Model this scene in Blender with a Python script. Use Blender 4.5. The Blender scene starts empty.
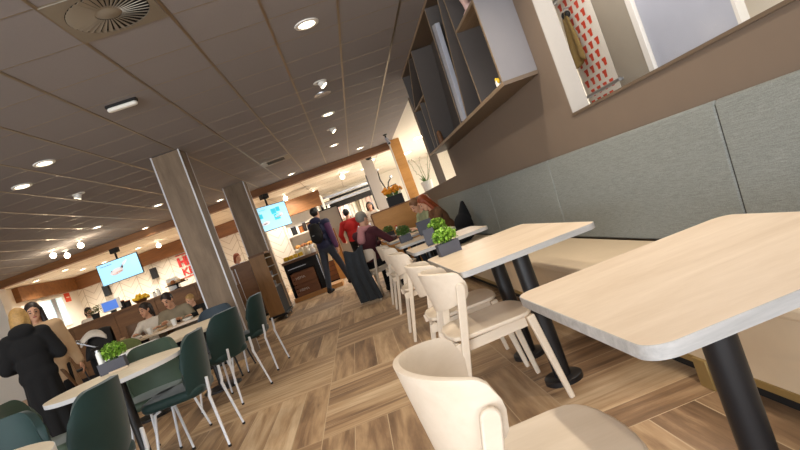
import bpy, bmesh, math, random
from mathutils import Vector, Matrix, Euler
random.seed(7)
S = bpy.context.scene
COL = S.collection
PI = math.pi
V = Vector

# ------------------------------------------------------------------ materials
class NT:
    """small helper for building procedural node trees"""
    def __init__(self, name):
        self.m = bpy.data.materials.new(name); self.m.use_nodes = True
        self.t = self.m.node_tree; self.n = self.t.nodes; self.l = self.t.links
        self.b = self.n['Principled BSDF']
    def node(self, typ, **kw):
        x = self.n.new(typ)
        for k, v in kw.items(): setattr(x, k, v)
        return x
    def put(self, sock, v):
        if hasattr(v, 'is_linked') or hasattr(v, 'links'): self.l.new(v, sock)
        else: sock.default_value = v
    def math(self, op, a, b=0.0, c=0.0):
        x = self.node('ShaderNodeMath', operation=op)
        for i, v in enumerate((a, b, c)):
            self.put(x.inputs[i], v)
        return x.outputs[0]
    def mix(self, fac, a, b):
        x = self.node('ShaderNodeMix', data_type='RGBA')
        self.put(x.inputs[0], fac); self.put(x.inputs[6], a); self.put(x.inputs[7], b)
        return x.outputs[2]
    def mixf(self, fac, a, b):
        x = self.node('ShaderNodeMix', data_type='FLOAT')
        self.put(x.inputs[0], fac); self.put(x.inputs[2], a); self.put(x.inputs[3], b)
        return x.outputs[0]
    def coords(self, kind='Object'):
        return self.node('ShaderNodeTexCoord').outputs[kind]
    def xyz(self, v):
        s = self.node('ShaderNodeSeparateXYZ'); self.l.new(v, s.inputs[0]); return s.outputs
    def comb(self, x, y, z):
        s = self.node('ShaderNodeCombineXYZ')
        for i, v in enumerate((x, y, z)): self.put(s.inputs[i], v)
        return s.outputs[0]
    def noise(self, vec, scale, detail=3, rough=.55, dist=0):
        x = self.node('ShaderNodeTexNoise'); self.l.new(vec, x.inputs['Vector'])
        x.inputs['Scale'].default_value = scale; x.inputs['Detail'].default_value = detail
        x.inputs['Roughness'].default_value = rough; x.inputs['Distortion'].default_value = dist
        return x.outputs['Fac']
    def scale(self, vec, s):
        x = self.node('ShaderNodeMapping'); self.l.new(vec, x.inputs[0]); x.inputs['Scale'].default_value = s
        return x.outputs[0]
    def ramp(self, fac, stops):
        x = self.node('ShaderNodeValToRGB'); self.l.new(fac, x.inputs[0])
        e = x.color_ramp.elements
        while len(e) < len(stops): e.new(.5)
        for i, (p, c) in enumerate(stops): e[i].position = p; e[i].color = (*c, 1)
        return x.outputs[0]
    def bump(self, h, strength=.2, dist=.01):
        x = self.node('ShaderNodeBump'); self.l.new(h, x.inputs['Height'])
        x.inputs['Strength'].default_value = strength; x.inputs['Distance'].default_value = dist
        self.l.new(x.outputs[0], self.b.inputs['Normal'])

def srgb(r, g, b):
    f = lambda c: (c/255/12.92) if c <= 10 else ((c/255+.055)/1.055)**2.4
    return (f(r), f(g), f(b))

def plain(name, col, rough=.5, metal=0, var=.12, scale=30, spec=None, bump=0, sheen=0):
    t = NT(name); c = V(col)
    f = t.noise(t.coords(), scale)
    t.l.new(t.mix(f, (*(c*(1-var)), 1), (*[min(1, x*(1+var)) for x in c], 1)), t.b.inputs['Base Color'])
    t.b.inputs['Roughness'].default_value = rough; t.b.inputs['Metallic'].default_value = metal
    if spec is not None: t.b.inputs['Specular IOR Level'].default_value = spec
    if sheen:
        t.b.inputs['Sheen Weight'].default_value = sheen; t.b.inputs['Sheen Roughness'].default_value = .35
    if bump: t.bump(f, bump, .004)
    return t.m

def glow(name, col, strength):
    t = NT(name)
    t.b.inputs['Base Color'].default_value = (*[min(1, c) for c in col], 1)
    t.b.inputs['Emission Color'].default_value = (*col, 1); t.b.inputs['Emission Strength'].default_value = strength
    return t.m

def wood(name, dark, light, axis=0, rough=.5, stretch=12, scale=6, spec=.4, contrast=(.3, .7)):
    t = NT(name); s = [stretch]*3; s[axis] = 1
    v = t.scale(t.coords(), s)
    a = t.noise(v, scale*.25, 5, .6, .8); b = t.noise(v, scale*1.5, 4, .7)
    f = t.math('ADD', t.math('MULTIPLY', a, .7), t.math('MULTIPLY', b, .3))
    t.l.new(t.ramp(f, [(contrast[0], dark), (contrast[1], light)]), t.b.inputs['Base Color'])
    t.b.inputs['Roughness'].default_value = rough; t.b.inputs['Specular IOR Level'].default_value = spec
    t.bump(f, .06, .003)
    return t.m

def floor_mat():
    t = NT('wood_look_tile_floor')
    x, y, z = t.xyz(t.coords())
    s = 1.245
    u = t.math('DIVIDE', t.math('ADD', x, .615), s); v = t.math('DIVIDE', t.math('SUBTRACT', y, 3.385), s)
    i = t.math('FLOOR', u); j = t.math('FLOOR', v)
    fu = t.math('FRACT', u); fv = t.math('FRACT', v)
    par = t.math('FLOORED_MODULO', t.math('ADD', i, j), 2.0)       # 0: planks run across, 1: along the room
    p = t.mixf(par, fv, fu)                                        # coordinate across the planks
    q = t.mixf(par, fu, fv)                                        # coordinate along the planks
    k = t.math('FLOOR', t.math('MULTIPLY', p, 6)); fp = t.math('FRACT', t.math('MULTIPLY', p, 6))
    wn = t.node('ShaderNodeTexWhiteNoise', noise_dimensions='3D'); t.l.new(t.comb(i, j, k), wn.inputs[0])
    r = wn.outputs['Value']
    off = t.math('MULTIPLY', r, 37.0)
    vec = t.comb(t.math('ADD', t.math('MULTIPLY', q, .9), off), t.math('MULTIPLY', p, 8.0), off)
    g1 = t.noise(vec, 1.5, 5, .6, .35); g2 = t.noise(vec, 6, 5, .7, .3)
    g = t.math('ADD', t.math('MULTIPLY', g1, .8), t.math('MULTIPLY', g2, .2))
    g = t.math('ADD', g, t.math('MULTIPLY', t.math('SUBTRACT', r, .5), .22))
    c = t.ramp(g, [(.26, srgb(98, 74, 54)), (.43, srgb(144, 114, 85)), (.55, srgb(180, 149, 114)), (.74, srgb(212, 186, 152))])
    e1 = t.math('LESS_THAN', t.math('MINIMUM', fp, t.math('SUBTRACT', 1, fp)), .012)
    e2 = t.math('LESS_THAN', t.math('MINIMUM', q, t.math('SUBTRACT', 1, q)), .0022)
    e = t.math('MAXIMUM', e1, e2)
    t.l.new(t.mix(e, c, (*srgb(196, 172, 140), 1)), t.b.inputs['Base Color'])
    t.l.new(t.mixf(g2, .42, .6), t.b.inputs['Roughness'])
    t.b.inputs['Specular IOR Level'].default_value = .45
    t.bump(t.math('SUBTRACT', 1, e), .15, .002)
    return t.m

def herringbone_mat():
    t = NT('white_herringbone_tile')
    x, y, z = t.xyz(t.coords())
    a = t.math('ABSOLUTE', t.math('SUBTRACT', t.math('FLOORED_MODULO', t.math('MULTIPLY', x, 1.6), 1.0), .5))
    d = t.math('ADD', t.math('MULTIPLY', z, 4.0), t.math('MULTIPLY', a, 2.4))
    l = t.math('LESS_THAN', t.math('FRACT', d), .09)
    e = t.math('LESS_THAN', a, .02)
    m = t.math('MAXIMUM', l, e)
    t.l.new(t.mix(m, (*srgb(228, 219, 202), 1), (*srgb(186, 172, 148), 1)), t.b.inputs['Base Color'])
    t.b.inputs['Roughness'].default_value = .35
    return t.m

def felt_mat():
    t = NT('grey_green_upholstery')
    v = t.scale(t.coords(), (2.5, 2.5, 60))
    f = t.math('ADD', t.math('MULTIPLY', t.noise(v, 6, 5, .75), .6), t.math('MULTIPLY', t.noise(t.scale(t.coords(), (1, 1, 1.4)), 160, 3), .4))
    t.l.new(t.ramp(f, [(.34, srgb(106, 109, 106)), (.66, srgb(146, 150, 147))]), t.b.inputs['Base Color'])
    t.b.inputs['Roughness'].default_value = .9; t.b.inputs['Specular IOR Level'].default_value = .15
    t.bump(f, .25, .003)
    return t.m

def glass_mat():
    t = NT('clear_window_glass')
    t.n.remove(t.b)
    a = t.node('ShaderNodeBsdfTransparent'); b = t.node('ShaderNodeBsdfGlossy'); b.inputs['Roughness'].default_value = .12
    m = t.node('ShaderNodeMixShader'); m.inputs[0].default_value = .008
    t.l.new(a.outputs[0], m.inputs[1]); t.l.new(b.outputs[0], m.inputs[2])
    t.l.new(m.outputs[0], t.n['Material Output'].inputs[0])
    return t.m

M = dict(
 floor=floor_mat(), herring=herringbone_mat(), felt=felt_mat(), glass=glass_mat(),
 ceiling=plain('dark_ceiling_tile', srgb(152, 148, 149), .9, var=.05, scale=90, spec=.1),
 cream_ceiling=plain('lit_cream_ceiling_tile', srgb(228, 222, 210), .85, var=.04, spec=.15),  # ceiling tile lightened to stand for the strong light beyond the beam
 bar=plain('satin_ceiling_bar', srgb(156, 142, 122), .36, .8, var=.05),
 ventm=plain('vent_metal', srgb(150, 142, 128), .45, .3, var=.04),
 ventdark=plain('vent_shadow', srgb(22, 20, 18), .9, var=.1),
 wall=plain('taupe_wall_paint', srgb(119, 104, 91), .75, var=.03, scale=8, spec=.25),
 sill=plain('dark_taupe_sill', srgb(104, 88, 72), .5, var=.05),
 reveal=plain('pale_reveal', srgb(170, 163, 155), .6, var=.03),
 white=plain('white_paint', srgb(228, 222, 212), .6, var=.03),
 warmwhite=plain('warm_white_wall', srgb(228, 222, 210), .7, var=.04),
 bluegrey=plain('pale_blue_grey_board', srgb(176, 178, 188), .5, var=.07, scale=6),
 taupe_board=plain('taupe_board', srgb(158, 148, 132), .5, var=.06, scale=5),
 shelf=plain('shaded_grey_laminate', srgb(80, 73, 69), .55, var=.05, scale=14),  # shelf interior grey, darkened to carry the shade inside the compartments
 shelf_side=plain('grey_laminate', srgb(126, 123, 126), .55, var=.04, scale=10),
 shelf_edge=wood('tan_shelf_edging', srgb(120, 100, 78), srgb(160, 138, 112), 1, .5),
 oak=wood('pale_oak_tabletop', srgb(208, 184, 156), srgb(238, 219, 196), 0, .42, 4, 7, .4, (.25, .75)),
 oak_band=wood('daylit_edge_banding', srgb(152, 150, 148), srgb(198, 195, 191), 0, .5, 10, 8),  # edge banding, its grey-white tint stands in for reflected daylight
 chairwood=wood('bleached_beech', srgb(212, 195, 172), srgb(229, 214, 195), 0, .5, 6, 6, .35, (.25, .75)),
 white_top=wood('white_oak_round_top', srgb(222, 204, 176), srgb(242, 230, 208), 0, .4, 9, 5, .4, (.28, .7)),
 white_band=plain('white_table_edge', srgb(214, 214, 214), .5, var=.05),
 black=plain('black_powder_coat', srgb(26, 26, 29), .38, .1, var=.1),
 matteblack=plain('matte_black', srgb(20, 18, 18), .8, var=.15),
 leather=plain('beige_leatherette', srgb(208, 188, 160), .5, var=.05, scale=12, bump=.05),
 gold=plain('olive_gold_trim', srgb(150, 126, 78), .4, .35, var=.08),
 velvet=plain('bottle_green_velvet', srgb(22, 50, 48), .6, var=.22, scale=9, sheen=.28, spec=.4),
 olive=plain('olive_green_velvet', srgb(62, 78, 62), .6, var=.18, scale=9, sheen=.25, spec=.4),
 slate=plain('slate_blue_fabric', srgb(52, 64, 74), .75, var=.15, scale=12),
 white_leg=plain('white_metal_tube', srgb(226, 228, 232), .35, var=.03),
 rubber=plain('black_rubber_foot', srgb(18, 18, 18), .8),
 pot=plain('slate_grey_planter', srgb(78, 78, 86), .7, var=.08),
 potblack=plain('black_planter', srgb(30, 30, 32), .7),
 soil=plain('dark_soil', srgb(42, 30, 22), .95, var=.4, scale=200),
 leaf=plain('fresh_green_leaf', srgb(150, 192, 72), .5, var=.35, scale=60),
 leafdark=plain('dark_green_leaf', srgb(84, 118, 52), .5, var=.35, scale=60),
 orange=plain('orange_petal', srgb(236, 152, 30), .6, var=.25, scale=60),
 brownwood=wood('warm_brown_wood', srgb(104, 66, 34), srgb(146, 98, 54), 0, .5, 8, 4),
 honey=wood('honey_oak_panel', srgb(178, 122, 56), srgb(208, 152, 82), 0, .45, 6, 4),
 pillar=wood('grey_brown_oak_cladding', srgb(98, 80, 60), srgb(140, 118, 94), 2, .6, 6, 4),
 pillar_trim=plain('pale_aluminium_corner', srgb(200, 198, 200), .5, .2, var=.03),
 counter=wood('walnut_counter_front', srgb(92, 62, 36), srgb(128, 90, 54), 0, .5, 6, 4),
 trolley=wood('tan_wood_side', srgb(128, 92, 50), srgb(166, 122, 72), 2, .5, 6, 4),
 crate=wood('stained_crate_wood', srgb(116, 72, 46), srgb(158, 108, 72), 0, .6, 8, 5),
 steel=plain('brushed_steel', srgb(176, 178, 182), .3, .8, var=.05),
 plasticwhite=plain('white_plastic', srgb(236, 234, 228), .4, var=.02),
 red=plain('red_sign_paint', srgb(206, 40, 34), .5, var=.06),
 cupred=plain('orange_red_print', srgb(218, 74, 44), .6, var=.06),
 paper=plain('off_white_wallpaper', srgb(236, 228, 214), .7, var=.03),
 yellow=plain('yellow_fabric', srgb(226, 184, 44), .7, var=.15),
 jar=plain('pale_glazed_jar', srgb(222, 214, 196), .3, var=.08),
 amber=plain('amber_brown', srgb(146, 88, 40), .5, var=.2),
 card=plain('dark_slate_card', srgb(64, 64, 72), .6, var=.06),
 pink=plain('pale_pink_ceramic', srgb(222, 186, 176), .5, var=.08),
 coatgrey=plain('charcoal_wool', srgb(46, 50, 54), .9, var=.3, scale=25),
 coatblack=plain('black_wool', srgb(11, 11, 13), .95, var=.25, scale=25),
 beigecoat=plain('beige_coat_cloth', srgb(196, 164, 128), .85, var=.1, scale=20),
 maroon=plain('maroon_knit', srgb(66, 22, 30), .9, var=.2, scale=60),
 navy=plain('navy_shell_cloth', srgb(34, 36, 66), .7, var=.2, scale=25),
 purple=plain('purple_shell_cloth', srgb(92, 50, 88), .7, var=.15, scale=25),
 denim=plain('dark_denim', srgb(52, 58, 70), .85, var=.2, scale=50),
 redcloth=plain('red_fleece', srgb(176, 28, 28), .85, var=.15, scale=40),
 palefloor=plain('pale_bounce_floor', srgb(206, 200, 190), .4, var=.05, scale=3),  # unseen next-room floor, made pale to bounce neutral light
 whitecloth=plain('white_cotton', srgb(222, 212, 198), .85, var=.08, scale=40),
 greycloth=plain('stone_grey_knit', srgb(142, 130, 108), .9, var=.12, scale=50),
 greencloth=plain('sage_cotton', srgb(150, 156, 120), .9, var=.12, scale=40),
 browncloth=plain('brown_knit', srgb(112, 76, 48), .9, var=.15, scale=50),
 pinkscarf=plain('dusty_pink_scarf', srgb(176, 120, 120), .9, var=.2, scale=60),
 apron=plain('olive_brown_cloth', srgb(128, 104, 56), .9, var=.2, scale=30),
 khaki=plain('olive_canvas', srgb(104, 110, 62), .9, var=.15, scale=40),
 skin=plain('skin', srgb(214, 162, 130), .55, var=.06, scale=20),
 eye=plain('dark_eye', srgb(34, 24, 20), .3), lip=plain('lip', srgb(166, 88, 80), .5),
 hair_dark=plain('dark_brown_hair', srgb(38, 26, 22), .55, var=.4, scale=70),
 hair_black=plain('black_hair', srgb(20, 17, 17), .5, var=.4, scale=70),
 hair_blond=plain('blond_hair', srgb(176, 138, 82), .6, var=.5, scale=45),
 hair_red=plain('auburn_hair', srgb(140, 62, 22), .5, var=.45, scale=60),
 hair_grey=plain('grey_hair', srgb(128, 122, 112), .7, var=.3, scale=70),
 hair_brown=plain('mid_brown_hair', srgb(110, 72, 42), .6, var=.3, scale=70),
 lamp=glow('warm_lamp_lens', (1, .86, .62), 9), lampfar=glow('bright_lamp_lens', (1, .88, .66), 14),
 emerg=glow('emergency_light_lens', (.8, .77, .7), .08),
 screen=glow('sky_blue_screen', srgb(160, 214, 240), 1.0), screen_pale=glow('pale_screen_shape', srgb(214, 206, 204), .9),
 screen_teal=glow('teal_screen_shape', srgb(52, 184, 204), .95), screen_dark=glow('dark_screen_shape', srgb(70, 54, 60), .7),
 screen_brown=glow('brown_screen_shape', srgb(164, 120, 104), .8), screen_blue=glow('deep_blue_screen', srgb(70, 110, 190), 1.0),
 daylight=glow('daylit_pane', srgb(196, 220, 224), .7),
)
# ------------------------------------------------------------------ mesh builder
class MB:
    def __init__(self): self.bm = bmesh.new()
    def _x(self, geom, mat):
        bmesh.ops.transform(self.bm, matrix=mat, verts=[v for v in geom if isinstance(v, bmesh.types.BMVert)])
    def box(self, c, s, rot=(0, 0, 0)):
        g = bmesh.ops.create_cube(self.bm, size=1)
        self._x(g['verts'], Matrix.Translation(V(c)) @ Euler(rot).to_matrix().to_4x4() @ Matrix.Diagonal((*s, 1)))
        return self
    def b2(self, a, b):
        a, b = V(a), V(b); return self.box((a+b)/2, [abs(x) for x in (b-a)])
    def cyl(self, p0, p1, r0, r1=None, n=20, caps=True):
        p0, p1 = V(p0), V(p1); d = p1-p0; r1 = r0 if r1 is None else r1
        g = bmesh.ops.create_cone(self.bm, cap_ends=caps, segments=n, radius1=r0, radius2=r1, depth=d.length)
        q = V((0, 0, 1)).rotation_difference(d.normalized()).to_matrix().to_4x4()
        self._x(g['verts'], Matrix.Translation((p0+p1)/2) @ q); return self
    def bar(self, p0, p1, w0, t0, w1=None, t1=None, side=(0, 1, 0)):
        """rectangular tapered bar from p0 to p1; w is measured along side"""
        p0, p1 = V(p0), V(p1); d = (p1-p0).normalized(); s = V(side); s = (s - d*s.dot(d)).normalized(); n = d.cross(s)
        w1 = w0 if w1 is None else w1; t1 = t0 if t1 is None else t1
        vs = []
        for p, w, t in ((p0, w0, t0), (p1, w1, t1)):
            for a, b in ((-1, -1), (1, -1), (1, 1), (-1, 1)): vs.append(self.bm.verts.new(p + s*a*w/2 + n*b*t/2))
        for f in ((3, 2, 1, 0), (4, 5, 6, 7), (0, 1, 5, 4), (1, 2, 6, 5), (2, 3, 7, 6), (3, 0, 4, 7)):
            self.bm.faces.new([vs[i] for i in f])
        return self
    def ball(self, c, r, seg=16, rings=10, rot=(0, 0, 0)):
        r = (r, r, r) if not hasattr(r, '__len__') else r
        g = bmesh.ops.create_uvsphere(self.bm, u_segments=seg, v_segments=rings, radius=1)
        self._x(g['verts'], Matrix.Translation(V(c)) @ Euler(rot).to_matrix().to_4x4() @ Matrix.Diagonal((*r, 1))); return self
    def tube(self, pts, r, n=10):
        """swept tube through points (r may be a list)"""
        pts = [V(p) for p in pts]; rs = r if hasattr(r, '__len__') else [r]*len(pts)
        prev = None; up = V((.123, .37, .92))
        for i, p in enumerate(pts):
            d = (pts[min(i+1, len(pts)-1)] - pts[max(i-1, 0)]).normalized()
            a = d.cross(up)
            if a.length < 1e-3: a = d.cross(V((1, 0, 0)))
            a.normalize(); b = d.cross(a)
            ring = [self.bm.verts.new(p + (a*math.cos(k*2*PI/n) + b*math.sin(k*2*PI/n))*rs[i]) for k in range(n)]
            if prev:
                for k in range(n): self.bm.faces.new((prev[k], prev[(k+1) % n], ring[(k+1) % n], ring[k]))
            else: self.bm.faces.new(ring[::-1])
            prev = ring
        self.bm.faces.new(prev); return self
    def prism(self, poly, z0, z1):
        a = [self.bm.verts.new((x, y, z0)) for x, y in poly]; b = [self.bm.verts.new((x, y, z1)) for x, y in poly]
        n = len(poly)
        self.bm.faces.new(a[::-1]); self.bm.faces.new(b)
        for i in range(n): self.bm.faces.new((a[i], a[(i+1) % n], b[(i+1) % n], b[i]))
        return self
    def ring(self, outer, inner, z0, z1):
        n = len(outer); L = []
        for poly, z in ((outer, z0), (outer, z1), (inner, z1), (inner, z0)): L.append([self.bm.verts.new((x, y, z)) for x, y in poly])
        for q in range(4):
            a, b = L[q], L[(q+1) % 4]
            for i in range(n): self.bm.faces.new((a[i], a[(i+1) % n], b[(i+1) % n], b[i]))
        return self
    def lathe(self, prof, c=(0, 0, 0), n=28):
        c = V(c); prev = None
        for r, z in prof:
            ring = [self.bm.verts.new(c + V((r*math.cos(k*2*PI/n), r*math.sin(k*2*PI/n), z))) for k in range(n)]
            if prev:
                for k in range(n): self.bm.faces.new((prev[k], prev[(k+1) % n], ring[(k+1) % n], ring[k]))
            prev = ring
        return self
    def face(self, pts):
        self.bm.faces.new([self.bm.verts.new(V(p)) for p in pts]); return self
    def grid(self, fn, nu, nv):
        vs = [[self.bm.verts.new(fn(i/nu, j/nv)) for j in range(nv+1)] for i in range(nu+1)]
        for i in range(nu):
            for j in range(nv): self.bm.faces.new((vs[i][j], vs[i+1][j], vs[i+1][j+1], vs[i][j+1]))
        return self
    def mesh(self, name, mat, smooth=True):
        bmesh.ops.recalc_face_normals(self.bm, faces=self.bm.faces)
        me = bpy.data.meshes.new(name); self.bm.to_mesh(me); self.bm.free()
        me.materials.append(mat)
        for p in me.polygons: p.use_smooth = smooth
        return me
    def build(self, name, mat, parent=None, bevel=0, solid=0, sub=0, smooth=True, seg=2, rot=None, loc=None):
        o = bpy.data.objects.new(name, self.mesh(name, mat, smooth)); COL.objects.link(o)
        if parent: o.parent = parent
        if loc: o.location = loc
        if rot: o.rotation_euler = rot
        if solid:
            m = o.modifiers.new('solid', 'SOLIDIFY'); m.thickness = solid; m.offset = 0
        if bevel:
            m = o.modifiers.new('bevel', 'BEVEL'); m.width = bevel; m.segments = seg; m.limit_method = 'ANGLE'; m.angle_limit = .6
        if sub:
            m = o.modifiers.new('sub', 'SUBSURF'); m.levels = sub; m.render_levels = sub
        if smooth:
            for e in o.data.edges: pass
            mark_sharp(o.data, .7)
        return o

def mark_sharp(me, ang):
    bm = bmesh.new(); bm.from_mesh(me)
    for e in bm.edges:
        if len(e.link_faces) == 2 and e.calc_face_angle(0) > ang: e.smooth = False
    bm.to_mesh(me); bm.free()

def tag(o, label, cat, group=None, kind=None):
    o['label'] = label; o['category'] = cat
    if group: o['group'] = group
    if kind: o['kind'] = kind
    return o
def thing(name, label, cat, loc=(0, 0, 0), rz=0, group=None):
    o = bpy.data.objects.new(name, None); COL.objects.link(o); o.empty_display_size = .05
    o.location = loc; o.rotation_euler = (0, 0, rz)
    return tag(o, label, cat, group)
def struct(o, label=None):
    o['kind'] = 'structure'
    if label: o['label'] = label
    return o
def kids(o): return [c for c in COL.objects if c.parent == o]
def copy_tree(o, parent=None):
    c = o.copy(); COL.objects.link(c)
    if parent: c.parent = parent
    for ch in kids(o): copy_tree(ch, c)
    return c
def again(o, loc, rz=None, label=None, group=None):
    c = copy_tree(o); c.location = loc
    if rz is not None: c.rotation_euler = (0, 0, rz)
    if label: c['label'] = label
    if group: c['group'] = group
    return c
def rrect(w, d, r, n=6, cx=0, cy=0):
    pts = []
    for sx, sy, a0 in ((1, 1, 0), (-1, 1, PI/2), (-1, -1, PI), (1, -1, 1.5*PI)):
        for k in range(n+1):
            a = a0 + k*PI/2/n
            pts.append((cx + sx*(w/2-r) + r*math.cos(a), cy + sy*(d/2-r) + r*math.sin(a)))
    return pts
def circ(r, n=48, cx=0, cy=0, ry=None):
    return [(cx + r*math.cos(k*2*PI/n), cy + (ry or r)*math.sin(k*2*PI/n)) for k in range(n)]
def text_bm(body, size, depth=.004, bold=0.0):
    cu = bpy.data.curves.new('lettering', 'FONT'); cu.body = body; cu.size = size; cu.extrude = depth; cu.offset = bold
    o = bpy.data.objects.new('lettering', cu); COL.objects.link(o)
    dg = bpy.context.evaluated_depsgraph_get()
    me = bpy.data.meshes.new_from_object(o.evaluated_get(dg)); bpy.data.objects.remove(o)
    mb = MB(); mb.bm.from_mesh(me); bpy.data.meshes.remove(me)
    bmesh.ops.transform(mb.bm, matrix=Matrix.Rotation(PI/2, 4, 'X'), verts=mb.bm.verts)   # reads from -Y
    return mb
# ------------------------------------------------------------------ the room shell
CZ = 2.97
struct(MB().b2((-10.2, -4.2, -.1), (1.76, 24.2, 0)).build('floor', M['floor'], smooth=False))
struct(MB().b2((1.76, -4.2, -.1), (6.2, 24.2, 0)).build('floor', M['palefloor'], smooth=False))
struct(MB().b2((-10.2, -4.2, CZ), (1.72, 14.5, CZ+.1)).build('ceiling', M['ceiling'], smooth=False))
struct(MB().b2((-10.2, 14.5, CZ), (1.72, 24.2, CZ+.1)).b2((1.72, 5.3, CZ), (6.2, 24.2, CZ+.1)).b2((1.72, -4.2, CZ), (6.2, 5.3, CZ+.1)).build('ceiling', M['cream_ceiling'], smooth=False))
# exposed ceiling bars: wide ones along the room, thin ones across
g = MB()
k = -18
while .536+.605*k < 1.69:
    x = .536+.605*k
    if x > -10: g.b2((x-.011, -4.2, CZ-.004), (x+.011, 14.45, CZ+.002))
    k += 1
struct(g.build('trim_1', M['bar'], smooth=False))
g = MB()
for k in range(-12, 19):
    y = 3.375+.602*k
    g.b2((-10.1, y-.0035, CZ-.002), (1.7, y+.0035, CZ+.002))
struct(g.build('trim_2', M['bar'], smooth=False))
g = MB()                                                     # joints of the lit ceiling beyond the beam
for k in range(0, 8): g.b2((-10, 15.6+1.2*k, CZ-.002), (1.9, 15.62+1.2*k, CZ+.002))
for k in range(0, 10): g.b2((-9.4+1.2*k, 14.6, CZ-.002), (-9.38+1.2*k, 23.5, CZ+.002))
struct(g.build('trim_3', M['bar'], smooth=False))
# timber bulkhead between the dark and the lit ceiling
struct(MB().b2((-10.1, 14.5, 2.79), (1.72, 14.78, CZ)).build('trim_4', M['brownwood'], smooth=False))
# right wall with its two openings into the next room
WX, WX2 = 1.70, 1.83
g = MB()
g.b2((WX, -4.2, 0), (WX2, 14.28, 1.35)); g.b2((WX, 3.74, 1.35), (WX2, 8.14, CZ)); g.b2((WX, -4.2, 1.35), (WX2, .1, CZ))
g.b2((WX, .1, 2.55), (WX2, 3.74, CZ)); g.b2((WX, 9.70, 1.35), (WX2, 9.78, CZ))
struct(g.build('wall_right', M['wall'], smooth=False))
for n, (y0, y1, z1) in enumerate(((.1, 3.74, 2.55), (8.14, 9.70, CZ), (9.78, 14.28, CZ))):
    w = struct(MB().b2((WX-.012, y0, 1.335), (WX2+.012, y1, 1.352)).build('window_%d' % (n+1), M['sill'], smooth=False))
    f = MB()
    if n < 1: f.b2((WX+.004, y1-.006, 1.352), (WX2+.004, y1+.002, z1))
    f.b2((WX+.004, y0-.002, 1.352), (WX2+.004, y0+.006, z1))
    f.build('window_reveal', M['reveal'], w, smooth=False)
    MB().b2((WX+.048, y0+.006, 1.352), (WX+.054, y1-.006, z1)).build('window_pane', M['glass'], w, smooth=False)
# left, rear and far walls
struct(MB().b2((-10.2, -4.2, 0), (-9.9, 20.5, CZ)).build('wall_left', M['warmwhite'], smooth=False))
struct(MB().b2((-10.2, 20.5, 0), (-2.3, 20.7, CZ)).build('wall_far', M['herring'], smooth=False))
struct(MB().b2((-2.3, 23.6, 0), (6.2, 23.8, CZ)).b2((-2.32, 20.6, 0), (-2.2, 23.6, CZ)).build('wall_back', M['warmwhite'], smooth=False))
struct(MB().b2((6.0, -4.2, 0), (6.2, 23.6, CZ)).build('wall_side', M['warmwhite'], smooth=False))
g = MB().b2((-10.2, -4.2, 0), (6.2, -4, .5)).b2((-10.2, -4.2, 2.6), (6.2, -4, CZ)).b2((-10.2, -4.2, .5), (-8.5, -4, 2.6)).b2((3.5, -4.2, .5), (6.2, -4, 2.6)).b2((-2.6, -4.2, .5), (-2.3, -4, 2.6))
struct(g.build('wall_near', M['warmwhite'], smooth=False))
# timber fascia round the kitchen
struct(MB().b2((-9.9, 17.0, 2.52), (-9.72, 20.5, CZ-.01)).build('trim_5', M['brownwood'], smooth=False))
struct(MB().b2((-9.72, 20.3, 2.5), (-2.3, 20.5, CZ-.01)).build('trim_6', M['brownwood'], smooth=False))
struct(MB().b2((-2.7, 18.0, 2.25), (-.64, 18.3, 2.74)).build('trim_7', M['brownwood'], smooth=False))
# pale wall end under the left end of the beam
struct(MB().b2((-9.9, 14.5, 0), (-8.75, 14.8, 2.79)).build('wall_stub', M['white'], smooth=False))
# a small window on the left wall behind the kitchen
w = struct(MB().b2((-9.9, 17.95, 1.44), (-9.86, 19.45, 1.5)).b2((-9.9, 17.95, 2.4), (-9.86, 19.45, 2.46)).b2((-9.9, 17.95, 1.5), (-9.86, 18.02, 2.4)).b2((-9.9, 19.38, 1.5), (-9.86, 19.45, 2.4)).build('window_4', M['white'], smooth=False))
MB().b2((-9.895, 18.02, 1.5), (-9.885, 19.38, 2.4)).build('window_pane', M['daylight'], w, smooth=False)
MB().b2((-9.885, 18.7, 1.5), (-9.86, 18.95, 2.4)).build('window_blind', M['steel'], w, smooth=False)
t = thing('wall_notice', 'small orange-red notice on the far left wall beside the small daylit window', 'sign', (-9.89, 19.75, 2.35))
MB().box((0, 0, 0), (.02, .34, .3)).build('notice_board', M['cupred'], t, smooth=False)
MB().box((.012, 0, 0), (.004, .2, .03)).build('notice_strip', M['paper'], t, smooth=False)

# timber clad pillars
def pillar(x0, x1, y0, y1, label):
    t = thing('pillar', label, 'pillar', ((x0+x1)/2, (y0+y1)/2, 0)); w, d = x1-x0, y1-y0
    MB().b2((-w/2, -d/2, 0), (w/2, d/2, CZ-.012)).build('cladding', M['pillar'], t, smooth=False)
    for sx in (-1, 1):
        for sy in (-1, 1):
            MB().b2((sx*(w/2-.012), sy*(d/2-.012), 0), (sx*(w/2+.006), sy*(d/2+.006), CZ-.006)).build('corner_trim', M['pillar_trim'], t, smooth=False)
pillar(-2.21, -1.83, 7.66, 8.02, 'nearer of two timber-clad pillars, pale metal corner strips, behind the round tables')
pillar(-2.36, -1.90, 12.35, 12.75, 'farther of two timber-clad pillars, beside the square menu screen and bin cabinet')
t = thing('wooden_post', 'honey-coloured wooden post under the end of the ceiling beam, right of orange flowers', 'post', (1.70, 14.39, 0))
MB().b2((-.06, -.105, 0), (.20, .105, 2.965)).build('post_core', M['honey'], t, smooth=False)
MB().b2((-.085, -.105, 0), (-.0605, .105, 2.965)).build('corner_trim', M['white'], t, smooth=False)

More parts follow.
